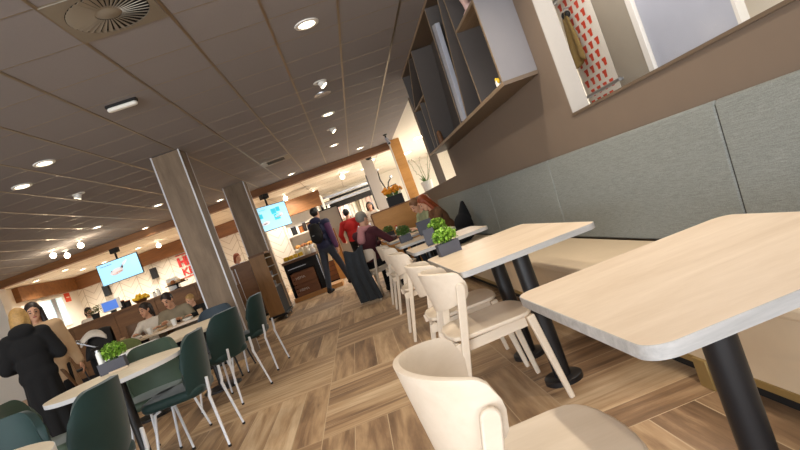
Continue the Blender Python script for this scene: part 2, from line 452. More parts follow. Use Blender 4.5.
# ------------------------------------------------------------------ next room seen through the openings
t = thing('patterned_panel', 'white panel printed with rows of orange-red cups behind the right-hand opening', 'panel', (2.8, 5.34, 0))
MB().b2((0, -.35, 0), (.05, .34, 2.95)).build('panel_board', M['paper'], t, smooth=False)
g = MB(); r = 0
z = 1.45
while z < 2.9:
    for c in range(-1, 5):
        y = -.30 + .135*c + (.0675 if r % 2 else 0)
        if -.30 < y < .28:
            g.face([(-.002, y-.024, z), (-.002, y+.024, z), (-.002, y+.034, z+.072), (-.002, y-.034, z+.072)])
            g.face([(-.002, y+.031, z+.045), (-.002, y+.046, z+.05), (-.002, y+.048, z+.072), (-.002, y+.034, z+.0715)])
    z += .105; r += 1
g.build('cup_print', M['cupred'], t, smooth=False)
t = thing('taupe_panel', 'plain taupe glossy panel right of the cup-patterned panel', 'panel', (2.8, 4.72, 0))
MB().b2((0, -.27, 0), (.05, .265, 2.95)).build('panel_board', M['taupe_board'], t, smooth=False)
t = thing('white_upright', 'narrow white upright between the taupe and the blue-grey panels', 'post', (2.8, 4.41, 0))
MB().b2((-.03, -.045, 0), (.05, .035, 2.95)).build('upright', M['white'], t, bevel=.004)
t = thing('blue_grey_panel', 'wide pale blue-grey panel behind the right-hand opening', 'panel', (2.8, 3.88, 0))
MB().b2((0, -.49, 0), (.05, .48, 2.95)).build('panel_board', M['bluegrey'], t, smooth=False)
MB().b2((-.01, -.52, 0), (.055, -.49, 2.95)).build('panel_edge', M['white'], t, smooth=False)
t = thing('grab_rail', 'lower silver rail crossing the cup-patterned panel', 'rail', (2.74, 5.27, 1.57))
MB().cyl((0, -.42, 0), (0, .38, 0), .018).build('rail_tube', M['steel'], t)
for y in (-.36, .33): MB().cyl((0, y, 0), (.06, y, 0), .012).build('rail_bracket', M['steel'], t)
t = thing('grab_rail', 'upper silver rail across the cup-patterned panel', 'rail', (2.74, 5.32, 2.60))
MB().cyl((0, -.34, 0), (0, .36, 0), .018).build('rail_tube', M['steel'], t)
for y in (-.3, .3): MB().cyl((0, y, 0), (.06, y, 0), .012).build('rail_bracket', M['steel'], t)
t = thing('hanging_apron', 'olive-brown apron hanging from a hook on the cup-patterned panel', 'apron', (2.77, 5.40, 2.42))
MB().tube([(.03, 0, .05), (-.03, 0, .05), (-.045, 0, .02), (-.03, 0, 0)], .008).build('hook', M['steel'], t)
g = MB()
def fold(u, v):
    w = .055+.075*math.sin(v*PI*.55)
    return V((-.03-.03*math.sin(u*PI*3)*v-.02, (u-.5)*2*w, -.02-.5*v+.03*math.sin(u*6)))
g.grid(fold, 16, 16).build('cloth', M['apron'], t, solid=.012)
MB().ball((-.035, .02, -.01), (.03, .045, .04)).ball((-.035, -.045, -.02), (.028, .03, .036)).build('strap_knot', M['matteblack'], t)
# white table with things in the next room, right edge of the opening
t = thing('side_table', 'pale table standing behind the blue-grey panel, right end of the opening', 'table', (3.6, 3.2, 0))
MB().prism(rrect(.8, .7, .05), 1.38, 1.42).build('tabletop', M['oak'], t, bevel=.004)
MB().cyl((0, 0, 0), (0, 0, 1.38), .04).build('leg', M['black'], t)
for q, (x, y, h) in enumerate(((3.42, 3.0, .09), (3.46, 3.32, .12))):
    o = MB().lathe([(0, 0), (.03, 0), (.042, .02), (.045, h), (.038, h), (.035, .03), (0, .025)]).build('cup', M['plasticwhite'], loc=(x, y, 1.42))
    tag(o, ('lower' if q == 0 else 'taller') + ' white cup on the pale table beyond the blue-grey panel', 'cup')
# orchid in white pot behind the far opening
t = thing('potted_branch', 'tall pale branches in a white pot standing in the far window opening', 'plant', (2.02, 13.2, 0))
MB().lathe([(0, 1.3), (.1, 1.3), (.14, 1.62), (.125, 1.62), (.11, 1.5), (0, 1.5)]).build('pot', M['plasticwhite'], t)
MB().b2((-.16, -.16, 0), (.16, .16, 1.2995)).build('plinth', M['white'], t, smooth=False)
g = MB(); fl = MB()
rnd = random.Random(3)
for a in range(5):
    x, y, z = 0, 0, 1.5; pts = [(x, y, z)]; dx, dy = rnd.uniform(-.06, .06), rnd.uniform(-.07, .07)
    for s in range(6):
        x += dx + rnd.uniform(-.03, .03); y += dy + rnd.uniform(-.03, .03); z += .12; pts.append((x, y, z))
        if s > 1: fl.ball((x+rnd.uniform(-.03, .03), y, z), .022, 8, 6)
    g.tube(pts, [.01-.001*s for s in range(7)], 6)
g.build('branch', M['greencloth'], t); fl.build('blossom', M['whitecloth'], t)
g = MB()
for a in range(24):
    an = rnd.uniform(0, 6.3); p = V((0, 0, 1.58)); q = p+V((math.cos(an)*.13, math.sin(an)*.13, rnd.uniform(.05, .22)))
    g.bar(p, q, .03, .003, .006, .003, (math.sin(an), -math.cos(an), 0))
g.build('foliage', M['leafdark'], t)

# ------------------------------------------------------------------ ceiling fittings
t = thing('swirl_air_vent', 'large square ceiling vent with a round swirl of blades, top left', 'vent', (-.985, 3.677, CZ))
MB().ring(rrect(.585, .585, .002, 12), circ(.255, 52), -.008, 0).build('vent_plate', M['ventm'], t, smooth=False)
MB().lathe([(0, -.0005), (.256, -.0005)], n=52).build('vent_shadow', M['ventdark'], t)
MB().lathe([(0, -.02), (.05, -.018), (.085, -.004), (.085, 0)], n=40).build('vent_hub', M['ventm'], t)
for k in range(36):
    a = k*2*PI/36
    MB().bar((.082, 0, -.006), (.25, 0, -.006), .0085, .004, .03, .003).build('blade', M['ventm'], t, smooth=False).matrix_local = Matrix.Rotation(a, 4, 'Z') @ Matrix.Translation((0, 0, -.004)) @ Matrix.Rotation(.38, 4, 'X')
t = thing('ceiling_cassette', 'square slotted air outlet in the ceiling before the beam, right of the far pillar', 'vent', (-.985, 11.28, CZ))
MB().ring(rrect(.585, .585, .01, 6), rrect(.36, .36, .02, 6), -.012, 0).build('vent_plate', M['ventm'], t, smooth=False)
for y in (-.11, 0, .11): MB().box((0, y, -.004), (.34, .045, .006), (.5, 0, 0)).build('louvre', M['ventm'], t, smooth=False)
MB().b2((-.18, -.18, -.002), (.18, .18, 0)).build('vent_shadow', M['ventdark'], t, smooth=False)
t = thing('emergency_light', 'oblong white emergency light on the dark ceiling near the swirl vent', 'light', (-1.6, 5.31, CZ), .05)
MB().prism(rrect(.29, .085, .02), -.022, 0).build('base', M['matteblack'], t, bevel=.004)
MB().prism(rrect(.275, .07, .03), -.058, -.022).build('diffuser', M['emerg'], t, bevel=.015)
t = thing('ceiling_speaker', 'flat grey speaker disc in the ceiling amid the row of lights', 'speaker', (.235, 7.45, CZ))
MB().lathe([(0, -.006), (.095, -.006), (.105, -.012), (.118, -.01), (.12, 0)]).build('grille', M['steel'], t)

def downlight(loc, label, far=False, group=None, r=.075):
    t = thing('ceiling_downlight', label, 'light', loc, 0, group)
    MB().lathe([(r*1.0, -.002), (r*1.04, -.012), (r*1.45, -.01), (r*1.5, 0)]).build('bezel', M['plasticwhite'], t)
    MB().lathe([(0, -.006), (r*.98, -.004)]).build('lamp', M['lampfar' if far else 'lamp'], t)
def gimbal(loc, label, rz=0):
    t = thing('gimbal_spotlight', label, 'light', loc, rz); t.scale = (.76, .76, .76)
    MB().lathe([(.07, -.002), (.075, -.012), (.11, -.01), (.113, 0)]).build('bezel', M['plasticwhite'], t)
    h = MB().cyl((0, 0, .0), (.035, -.03, -.075), .052, .066, 28).build('lamp_head', M['plasticwhite'], t)
    d = V((.035, -.03, -.075)).normalized()
    MB().cyl(V((.035, -.03, -.075)), V((.035, -.03, -.075))+d*.004, .058, .058, 28).build('lamp', M['lamp'], t)
def addlight(kind, loc, energy, col=(1, .80, .56), size=.08, spot=130, blend=.7, aim=None, sy=None):
    l = bpy.data.lights.new('light', kind); l.energy = energy; l.color = col
    o = bpy.data.objects.new('light', l); COL.objects.link(o); o.location = loc
    if kind == 'SPOT': l.spot_size = math.radians(spot); l.spot_blend = blend; l.shadow_soft_size = size
    elif kind == 'AREA':
        l.size = size
        if sy: l.shape = 'RECTANGLE'; l.size_y = sy
    else: l.shadow_soft_size = size
    if aim: o.rotation_euler = (V(aim)-V(loc)).to_track_quat('-Z', 'Y').to_euler()
    return o
ROW = 'downlights in the row above the aisle'
downlight((.24, 4.93, CZ), 'round ceiling downlight nearest the camera in the row above the aisle', group=ROW)
gimbal((.24, 6.86, CZ), 'tilted ceiling spotlight just before the grey speaker disc', .6)
downlight((.25, 8.76, CZ), 'round ceiling downlight just beyond the grey speaker disc', group=ROW)
gimbal((.25, 10.05, CZ), 'tilted ceiling spotlight farthest along the row above the aisle', .6)
downlight((.23, 11.91, CZ), 'round downlight last in the aisle row, beyond the far tilted spotlight', group=ROW)
downlight((.84, 13.74, CZ), 'ceiling downlight just before the beam, near the hanging camera')
downlight((-.98, 13.97, CZ), 'ceiling downlight just before the beam, below the slotted air outlet')
downlight((-2.85, 14.07, CZ), 'ceiling downlight before the beam seen between the two pillars')
downlight((-2.89, 6.32, CZ), 'largest round downlight at the left edge of the ceiling')
downlight((-3.49, 6.91, CZ), 'round downlight leftmost in the photo, beside the largest left one')
gimbal((-3.50, 8.28, CZ), 'tilted ceiling spotlight on the left side of the ceiling', -2.4)
downlight((-3.53, 11.59, CZ), 'ceiling downlight just left of the nearer pillar')
downlight((-4.81, 11.63, CZ), 'ceiling downlight directly above the wide menu screen')
downlight((-4.84, 14.28, CZ), 'ceiling downlight against the beam, left of the nearer pillar')
downlight((-6.9, 10.9, CZ), 'flat ceiling downlight above the two standing women, left edge')
for i, (x, y) in enumerate(((-6.18, 12.41), (-6.29, 13.20), (-5.56, 12.36))):
    t = thing('surface_spotlight', ('left', 'middle', 'right')[i] + ' of three bright globe spotlights hanging before the beam, left', 'light', (x, y, CZ))
    MB().lathe([(0, 0), (.07, 0), (.07, -.02), (.02, -.025), (.02, -.08), (0, -.08)]).build('mount', M['plasticwhite'], t)
    MB().ball((0, 0, -.135), (.062, .062, .06)).build('lamp', M['lampfar'], t)
far = [(-9.3, 17.25, 'at the far left end beside the beam'), (-8.37, 17.13, 'second from the left end beside the beam'), (-8.6, 18.67, 'nearest the small daylit window'),
       (-6.63, 18.32, 'just right of the wide menu screen mount'), (-8.0, 18.9, 'close above the left end of the wide menu screen'), (.41, 18.03, 'in the lit ceiling above the shop entrance'),
       (1.01, 19.01, 'at the right of the shop entrance'), (1.3, 17.2, 'beside the grey upright near the flowers')]
for x, y, d in far: downlight((x, y, CZ), 'small bright downlight in cream ceiling ' + d, True, r=.085)
for x, y, d in ((-5.99, 18.27, 'between the wide menu screen and the nearer pillar'), (-1.69, 17.92, 'right of the square menu screen'), (-.85, 19.6, 'left end of the shop entrance'), (.24, 17.6, 'above the shop entrance')):
    t = thing('globe_spotlight', 'bright globe spotlight under the cream ceiling, ' + d, 'light', (x, y, CZ))
    MB().lathe([(0, 0), (.06, 0), (.06, -.02), (.02, -.025), (.02, -.1), (0, -.1)]).build('mount', M['plasticwhite'], t)
    MB().ball((0, 0, -.15), (.07, .07, .075)).build('lamp', M['lampfar'], t)
for x, y, d in ((2.66, 15.76, 'nearer'), (2.57, 18.85, 'farther')):
    t = thing('oblong_ceiling_light', d + ' bright oblong ceiling light in the next room beyond the far opening', 'light', (x, y, CZ))
    MB().prism(rrect(.36, .42, .02), -.012, 0).build('frame', M['plasticwhite'], t); MB().prism(rrect(.3, .36, .02), -.016, -.012).build('lamp', M['lampfar'], t)
t = thing('hanging_camera', 'small pale camera hanging under the ceiling at the right end of the beam', 'camera', (1.45, 12.97, CZ))
MB().lathe([(0, 0), (.05, 0), (.05, -.02), (.018, -.03), (.018, -.08), (0, -.08)]).build('mount', M['matteblack'], t)
MB().cyl((0, .03, -.09), (.02, -.08, -.24), .036, .042).build('camera_body', M['bluegrey'], t, bevel=.006)
MB().cyl((.02, -.08, -.24), (.021, -.083, -.246), .032).build('lens', M['matteblack'], t)
t = thing('dome_camera', 'dark dome camera under the beam left of the wooden post', 'camera', (1.05, 15.2, CZ))
MB().lathe([(0, -.2), (.06, -.18), (.1, -.12), (.11, -.06)]).build('dome', M['matteblack'], t); MB().lathe([(0, 0), (.04, 0), (.04, -.055), (.115, -.06)]).build('mount', M['matteblack'], t)
# ------------------------------------------------------------------ wall bench
t = thing('wall_bench', 'long beige bench with grey-green padded back along the taupe wall', 'bench', (1.42, 4.0, 0))
Y0, Y1 = -4.6, 6.4        # relative to 4.0
MB().b2((-.27, Y0, .13), (.27, Y1, .40)).build('bench_base', M['leather'], t, smooth=False)
MB().b2((-.275, Y0, .10), (.27, Y1, .1295)).build('lower_trim', M['gold'], t, smooth=False)
MB().b2((-.20, Y0, 0), (.27, Y1, .0995)).build('plinth', M['matteblack'], t, smooth=False)
MB().b2((-.285, Y0, .4005), (.20, Y1, .455)).build('seat', M['leather'], t, bevel=.018, seg=3)
for a, b in ((-.6, 2.31), (2.31, 4.41), (4.41, 6.48), (6.48, 8.6), (8.6, 10.4)):
    g = MB(); n = 2
    vs = [(.205, .456), (.245, 1.085), (.255, 1.105), (.278, 1.105), (.278, .456)]
    A = [g.bm.verts.new((x, a-4+.004, z)) for x, z in vs]; B = [g.bm.verts.new((x, b-4-.004, z)) for x, z in vs]
    g.bm.faces.new(A); g.bm.faces.new(B[::-1])
    for i in range(5): g.bm.faces.new((A[i], A[(i+1) % 5], B[(i+1) % 5], B[i]))
    g.build('back_pad', M['felt'], t, bevel=.012, seg=3)
for y in (2.31, 4.41, 6.48, 8.6):
    g = MB(); A = [g.bm.verts.new((x, y-4-.0036, z)) for x, z in ((.212, .457), (.252, 1.085), (.275, 1.098), (.275, .457))]; B = [g.bm.verts.new((v.co.x, y-4+.0036, v.co.z)) for v in A]
    g.bm.faces.new(A); g.bm.faces.new(B[::-1])
    for i in range(4): g.bm.faces.new((A[i], A[(i+1) % 4], B[(i+1) % 4], B[i]))
    g.build('seam_shade_strip', M['matteblack'], t, smooth=False)  # black filler added so the gaps between pads keep their shade
for y in (-1.82,):
    MB().b2((-.285, y-.045, .0), (-.2, y+.045, .13)).build('foot', M['gold'], t, bevel=.004)

# ------------------------------------------------------------------ wall shelf with compartments
SX, SB, KS = 1.416, 1.698, 1.049
t = thing('wall_shelf', 'dark grey open wall shelf with upright compartments above the bench', 'shelf', (SX, 6.032, 1.770))
ya, yb, zt = (3.85-5.75)*KS, (7.62-5.75)*KS, CZ-.034-1.770
dx = SB-SX
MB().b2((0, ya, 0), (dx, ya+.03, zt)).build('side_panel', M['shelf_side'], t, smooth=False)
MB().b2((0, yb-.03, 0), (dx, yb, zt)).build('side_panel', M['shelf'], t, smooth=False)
MB().b2((0, ya, -.03), (dx, yb, -.0005)).build('bottom_board', M['sill'], t, smooth=False)
MB().b2((0, ya, zt), (dx, yb, zt+.03)).build('top_board', M['sill'], t, smooth=False)
MB().b2((dx-.015, ya+.03, 0), (dx-.0005, yb-.03, zt)).build('back_board', M['shelf'], t, smooth=False)
def upright(y0, z0, y1, z1, th=.022, mat='shelf'):
    a, b = V((0, (y0-5.75)*KS, (z0-1.74)*KS)), V((0, (y1-5.75)*KS, min(zt-.001, (z1-1.74)*KS)))
    MB().bar(a+V((dx/2-.008, 0, 0)), b+V((dx/2-.008, 0, 0)), dx-.018, th, side=(1, 0, 0)).build('upright', M[mat], t, smooth=False)
    MB().bar(a+V((-.0015, 0, 0)), b+V((-.0015, 0, 0)), .003, th+.001, side=(1, 0, 0)).build('upright_edging', M['shelf_edge'], t, smooth=False)
upright(4.51, 1.741, 4.51, 2.93); upright(5.10, 1.741, 4.62, 2.93); upright(5.40, 1.741, 5.20, 2.93); upright(6.89, 1.741, 6.45, 2.93); upright(7.12, 1.741, 7.06, 2.345)
upright(7.50, 2.375, 6.75, 2.93)
for a, b, z in ((3.88, 4.50, 2.355), (6.66, 7.59, 2.36)):
    MB().b2((.002, (a-5.75)*KS, (z-1.74)*KS-.012), (dx-.016, (b-5.75)*KS, (z-1.74)*KS+.012)).build('shelf_board', M['shelf_edge'], t, smooth=False)
for z in (-.0305, zt-.0005):
    MB().b2((-.003, ya, z), (-.0005, yb, z+.031)).build('front_edging', M['shelf_edge'], t, smooth=False)
MB().b2((-.003, ya, 0), (-.0005, ya+.03, zt)).build('front_edging', M['shelf_edge'], t, smooth=False)
o = MB().bar((SX+.03, 5.30*KS, 1.772), (SX+.03, 5.12*KS, 2.735), .05, .135, side=(1, 0, 0)).build('lit_edge_strip', M['bluegrey'], bevel=.004)  # pale strip added for the lit front edge of a divider
tag(o, 'narrow pale strip standing in for the lit front edge of a middle wall shelf upright', 'board')
# ornaments in the shelf
t = thing('figurine', 'pale pink branching figurine on the upper board of the wall shelf', 'figurine', (1.49, 4.42, 2.428))
g = MB().lathe([(0, 0), (.06, 0), (.055, .02), (.03, .05), (.035, .1), (.05, .16), (.03, .22), (.0, .24)])
for a, (h, l) in enumerate(((.08, .09), (.13, .1), (.18, .08), (.1, .08), (.2, .06))):
    an = a*1.5; p = V((.02*math.cos(an), .02*math.sin(an), h)); q = p+V((math.cos(an)*l, math.sin(an)*l, .05))
    g.tube([p, (p+q)/2+V((0, 0, -.01)), q], [.022, .018, .012]); g.ball(q, .018, 10, 8)
g.build('body', M['pink'], t); MB().ball((0, 0, .26), (.035, .035, .04)).build('head', M['amber'], t)
t = thing('figurine', 'tiny yellow and white figurine at the near lower corner of the wall shelf', 'figurine', (1.432, 4.19, 1.7705))
MB().lathe([(0, 0), (.02, 0), (.022, .03), (.012, .05), (0, .055)]).build('body', M['plasticwhite'], t)
MB().ball((0, -.02, .04), (.014, .012, .022)).ball((0, .02, .052), (.012, .012, .02)).build('cap', M['yellow'], t)
for i, (y, h, m, w) in enumerate(((6.93, .2, 'amber', 'left'), (6.83, .26, 'orange', 'taller right'))):
    t = thing('ornament_bottle', w + ' of two brown ornament bottles on the bottom board of the wall shelf', 'bottle', (1.47, y*KS, 1.7705))
    MB().lathe([(0, 0), (.032, 0), (.036, .03), (.034, h*.6), (.014, h*.78), (.014, h), (0, h)]).build('bottle_body', M['amber' if i == 0 else 'hair_brown'], t)
    MB().lathe([(0, h+.0005), (.017, h+.0005), (.017, h+.025), (0, h+.025)]).build('stopper', M['orange' if i else 'oak'], t)

# ------------------------------------------------------------------ oblong tables along the bench
def oblong_table(w, d, legs, loc, label):
    t = thing('cafe_table', label, 'table', loc, 0, 'oblong cafe tables along the bench')
    po = rrect(w, d, .055, 8); pi = rrect(w-.006, d-.006, .052, 8)
    MB().prism(pi, .721, .75).build('tabletop', M['oak'], t)
    MB().ring(po, pi, .721, .7495).build('edge_band', M['oak_band'], t)
    for y in legs:
        MB().cyl((0, y, .028), (0, y, .705), .045, n=28).build('leg', M['black'], t)
        MB().lathe([(0, .03), (.094, .03), (.1, .026), (.1, 0), (0, 0)], (0, y, 0), 40).build('base', M['black'], t)
        MB().box((0, y, .714), (.3, .06, .0135)).build('bracket', M['black'], t, bevel=.003)
    return t
oblong_table(.74, .80, (.03,), (.772, 1.315, 0), 'nearest oblong pale-oak cafe table, large at right, empty top')
oblong_table(.72, 1.24, (-.39, .18), (.76, 3.23, 0), 'second oblong pale-oak cafe table, long, with one bright green planter')
oblong_table(.70, .78, (0,), (.76, 5.16, 0), 'third oblong pale-oak cafe table, with a dark menu board standing on it')
oblong_table(.70, .80, (0,), (.77, 6.76, 0), 'fourth oblong pale-oak cafe table, dark leafy planter at its aisle end')
oblong_table(.70, .84, (0,), (.77, 8.55, 0), 'fifth oblong pale-oak cafe table, before the auburn-haired person')
oblong_table(.70, 1.15, (0,), (.78, 10.4, 0), 'farthest oblong pale-oak cafe table, against the wooden partition')

# ------------------------------------------------------------------ planters
rp = random.Random(11)
def planter(loc, label, size=(.15, .10, .085), fol=.085, h=.13, mat='pot', leaf='leaf', rz=0, n=800, ox=0):
    t = thing('planter', label, 'plant', loc, rz, 'small planters on the tables')
    w, d, z = size
    MB().ring(rrect(w, d, .006, 2), rrect(w-.016, d-.016, .004, 2), 0, z).prism(rrect(w-.016, d-.016, .004, 2), .002, .01).build('pot', M[mat], t, smooth=False)
    MB().prism(rrect(w-.017, d-.017, .004, 2), z-.03, z-.02).build('soil', M['soil'], t, smooth=False)
    st = MB(); fo = MB()
    for i in range(n):
        a = rp.uniform(0, 2*PI); r = math.sqrt(rp.random()); u = rp.random()
        c = V((ox+math.cos(a)*r*fol*(1.05 if w > d else .9), math.sin(a)*r*fol, z+.0+h*(.12+.88*u*math.sqrt(max(0, 1-.75*r*r)))))
        if i % 14 == 0: st.tube([(c.x*.25, c.y*.25, z-.02), (c.x*.6, c.y*.6, (z+c.z)/2), c], .0016, 5)
        L = rp.uniform(.018, .03); W = L*.5; az = rp.uniform(0, 2*PI); el = rp.uniform(-.5, 1.0)
        d_ = V((math.cos(az)*math.cos(el), math.sin(az)*math.cos(el), math.sin(el))); s_ = d_.cross(V((0, 0, 1))).normalized(); n_ = s_.cross(d_)
        fo.face([c-d_*L*.5, c+s_*W*.6-d_*.1*L+n_*.1*L, c+s_*W*.45+d_*.3*L+n_*.1*L, c+d_*L*.6, c-s_*W*.45+d_*.3*L+n_*.1*L, c-s_*W*.6-d_*.1*L+n_*.1*L])
    st.build('stem', M['leafdark'], t); fo.build('foliage', M[leaf], t)
    return t
planter((.55, 3.68, .75), 'slate-grey planter with bright green herb on the second oblong table', rz=.05, size=(.15, .1, .08), h=.105, fol=.078)
planter((.73, 5.10, .75), 'planter of green herb behind the dark menu board on the third oblong table', rz=.1)
planter((.575, 7.03, .75), 'slate planter with dark green herb on the fourth oblong table', leaf='leafdark', rz=.05, size=(.15, .1, .09))
planter((.62, 10.75, .75), 'black planter with small green plant on the farthest oblong table', mat='potblack', leaf='leafdark', size=(.2, .12, .1), fol=.1)
def menu_board(loc, rz, label, w=.10, h=.16):
    t = thing('menu_board', label, 'menu', loc, rz)
    MB().box((0, 0, h/2+.012), (w, .018, h), (-.12, 0, 0)).build('board', M['card'], t, bevel=.003)
    MB().box((0, .012, .006), (w*.9, .06, .012)).build('stand', M['card'], t, bevel=.003)
menu_board((.615, 4.93, .75), -.25, 'dark grey menu board standing on the third oblong table before a plant', .105, .14)
menu_board((.86, 7.02, .75), -.15, 'black menu board on the fourth oblong table right of the dark planter', .2, .17)
t = thing('sauce_bottle', 'small white bottle on the farthest oblong table right of its planter', 'bottle', (.78, 10.62, .75))
MB().lathe([(0, 0), (.03, 0), (.032, .1), (.014, .13), (.014, .15)]).build('bottle_body', M['plasticwhite'], t)
MB().lathe([(.016, .151), (.016, .175), (0, .178)]).build('cap', M['red'], t)

# ------------------------------------------------------------------ pale wooden chairs (local +X is the front)
def wooden_chair(loc, rz, label, group='pale wooden chairs along the oblong tables'):
    t = thing('wooden_chair', label, 'chair', loc, rz, group)
    sp = []
    for k in range(13):                                       # seat outline, front edge rounded
        a = -PI/2+PI*k/12; sp.append((.13+.115*abs(math.cos(a))**.6, .225*math.sin(a) if abs(math.sin(a)) < .999 else .225*math.sin(a)))
    sp += [(-.13, .215), (-.185, .17), (-.205, .08), (-.205, -.08), (-.185, -.17), (-.13, -.215)]
    def seat(u, v): pass
    MB().prism(sp, .44, .462).build('seat', M['chairwood'], t, bevel=.008, seg=3)
    g = MB()
    for y in (-.19, .19): g.bar((-.21, y, .405), (.175, y, .415), .018, .05)
    g.bar((.165, -.18, .415), (.165, .18, .415), .018, .05, side=(1, 0, 0)).bar((-.18, -.18, .408), (-.18, .18, .408), .018, .05, side=(1, 0, 0))
    g.build('seat_frame', M['chairwood'], t, bevel=.003)
    def back(u, v):
        ph = (u*2-1)*PI/2*1.0; s = math.sin(ph)
        sg = u*2-1
        zt_ = .792-.036*abs(sg)**2; zb = .585+.05*abs(sg)**2
        r = .05; d = (1-abs(sg))*.34
        if d < r:
            q = r-math.sqrt(max(0, r*r-(r-d)**2)); zt_ -= q; zb += q
        z = zb+(zt_-zb)*v
        tilt = (z-.585)/.225
        R = .196+.018*tilt
        x = -.195-.025*tilt+(.165)*(1-math.cos(ph))
        return V((x, R*s, z))
    MB().grid(back, 44, 10).build('backrest', M['chairwood'], t, solid=.016, bevel=.004)
    for sy in (-1, 1):
        MB().bar((.25, sy*.235, 0), (.195, sy*.21, .44), .026, .026, .038, .04).build('leg', M['chairwood'], t, bevel=.006)
        g = MB().bar((-.265, sy*.225, 0), (-.08, sy*.234, .688), .024, .028, .02, .044)
        g.cyl((-.08, sy*.224, .688), (-.08, sy*.244, .688), .022, n=20)
        g.build('leg', M['chairwood'], t, bevel=.005)
    return t
ch = wooden_chair((.20, 1.29, 0), 0, 'pale wooden chair nearest the camera at the bottom edge, partly cut off')
again(ch, (.45, 2.83, 0), .02, 'second pale wooden chair, whole seat visible at the near end of the second table')
again(ch, (.44, 3.47, 0), -.02, 'third pale wooden chair, directly behind the second at the same table')
again(ch, (.43, 5.12, 0), 0, 'fourth pale wooden chair, at the third oblong table')
again(ch, (.43, 6.72, 0), .03, 'fifth pale wooden chair, at the fourth oblong table')
again(ch, (.42, 7.62, 0), -.05, 'sixth pale wooden chair, just right of the hanging charcoal coat')
again(ch, (.06, 8.62, 0), .75, 'pale wooden chair under the person in maroon, charcoal coat hung over it')

# ------------------------------------------------------------------ round tables and velvet chairs
def round_table(loc, r, label, ry=None, leg=(0, 0)):
    t = thing('round_table', label, 'table', loc, 0, 'round white-oak tables')
    MB().prism(circ(r-.003, 64, ry=(ry or r)-.003), .722, .75).build('tabletop', M['white_top'], t)
    MB().ring(circ(r, 64, ry=ry), circ(r-.003, 64, ry=(ry or r)-.003), .722, .7495).build('edge_band', M['white_band'], t)
    MB().cyl((leg[0], leg[1], .016), (leg[0], leg[1], .7215), .034, n=24).build('leg', M['black'], t)
    MB().lathe([(0, .02), (.19, .02), (.205, .014), (.21, 0), (0, 0)], (*leg, 0), 40).build('base', M['black'], t)
    return t
round_table((-1.91, 4.05, 0), .455, 'round white-oak table carrying the planter and salt shaker, black leg', leg=(.03, -.05))
round_table((-1.76, 2.02, 0), .46, 'round white table at the bottom left corner, mostly cut off')
t = thing('oblong_table', 'pale oblong table behind the two dark velvet chairs, left of the nearer pillar', 'table', (-1.93, 5.80, 0))
MB().prism(rrect(.72, 1.26, .05), .722, .75).build('tabletop', M['white_top'], t, bevel=.002)
for y in (.42,):
    MB().cyl((0, y, .016), (0, y, .7215), .034, n=24).build('leg', M['black'], t)
    MB().lathe([(0, .02), (.19, .02), (.205, .014), (.21, 0), (0, 0)], (0, y, 0), 40).build('base', M['black'], t)

def velvet_chair(loc, rz, label, group='velvet tub chairs with white legs', mat='velvet', legs='white_leg'):
    t = thing('velvet_chair', label, 'chair', loc, rz, group)
    def shell(u, v):
        sg = u*2-1
        zt_, zb = .835, .41
        R = .235; d = (1-abs(sg))*.30
        rc = .15
        if d < rc: zt_ -= (rc-math.sqrt(max(0, rc*rc-(rc-d)**2)))*1.25
        rb = .06
        if d < rb: zb += (rb-math.sqrt(max(0, rb*rb-(rb-d)**2)))
        z = zb+(zt_-zb)*v
        ph = sg*1.02
        x = -.20+.15*(1-math.cos(ph))*1.25-(z-.41)*.16+.05*max(0, .5-z)*3
        return V((x, R*math.sin(ph)/math.sin(1.02)*(.93+.07*math.sin(PI*v)), z))
    MB().grid(shell, 32, 14).build('backrest', M[mat], t, solid=.038, bevel=.014, sub=1)
    def top(): pass
    MB().prism(rrect(.46, .46, .12, 8, .02), .405, .475).build('seat', M[mat], t, bevel=.028, seg=4)
    for sy in (-1, 1):
        l = MB().tube([(.12, sy*.15, .395), (.16, sy*.165, .38), (.235, sy*.215, .014)], [.012, .012, .009]).build('leg', M[legs], t)
        MB().cyl((.235, sy*.215, .001), (.235, sy*.215, .016), .012).build('foot', M['rubber'], l)
        l = MB().tube([(-.262, sy*.16, .51), (-.25, sy*.168, .40), (-.24, sy*.17, .375), (-.27, sy*.222, .014)], [.0115, .0125, .0125, .009]).build('leg', M[legs], t)
        MB().cyl((-.27, sy*.222, .001), (-.27, sy*.222, .016), .012).build('foot', M['rubber'], l)
    return t
def face(dx, dy): return math.atan2(dy, dx)
vc = velvet_chair((-1.60, 4.21, 0), face(-1, .02), 'bottle-green velvet chair seen side-on at the right of the planter table, four white legs')
again(vc, (-1.60, 5.40, 0), face(-.88, .47), 'dark green velvet chair seen from behind, middle of the three beside the aisle')
again(vc, (-1.50, 6.27, 0), face(-1, .16), 'dark green velvet chair farthest along the aisle, before the bin cabinet')
again(vc, (-1.74, 3.02, 0), face(-1, .12), 'green velvet chair seen from behind at the bottom, in front of the planter table')
again(vc, (-2.02, 2.78, 0), face(.22, -1), 'teal velvet chair behind the bottom-left corner table, its inner side showing')
vo = velvet_chair((-1.90, 4.50, 0), face(.02, -1), 'olive velvet chair on the far side of the planter table', mat='olive')
again(vo, (-2.42, 3.98, 0), face(1, .05), 'olive velvet chair at the left end of the planter table, below the black coat')
velvet_chair((-1.95, 6.72, 0), face(-.1, -1), 'slate-blue upholstered chair left of the nearer pillar', mat='slate', legs='black', group='')
planter((-2.06, 4.38, .75), 'slate-grey planter with bright green herb on the round planter table', size=(.19, .12, .085), fol=.088, h=.13, rz=.25, ox=.03)
t = thing('salt_shaker', 'white salt shaker standing in the left front of the round-table planter', 'shaker', (-2.112, 4.335, .8255))
MB().lathe([(0, 0), (.022, 0), (.02, .09), (.016, .1)]).build('shaker_body', M['plasticwhite'], t)
MB().lathe([(.017, .1005), (.017, .115), (0, .122)]).build('lid', M['steel'], t)
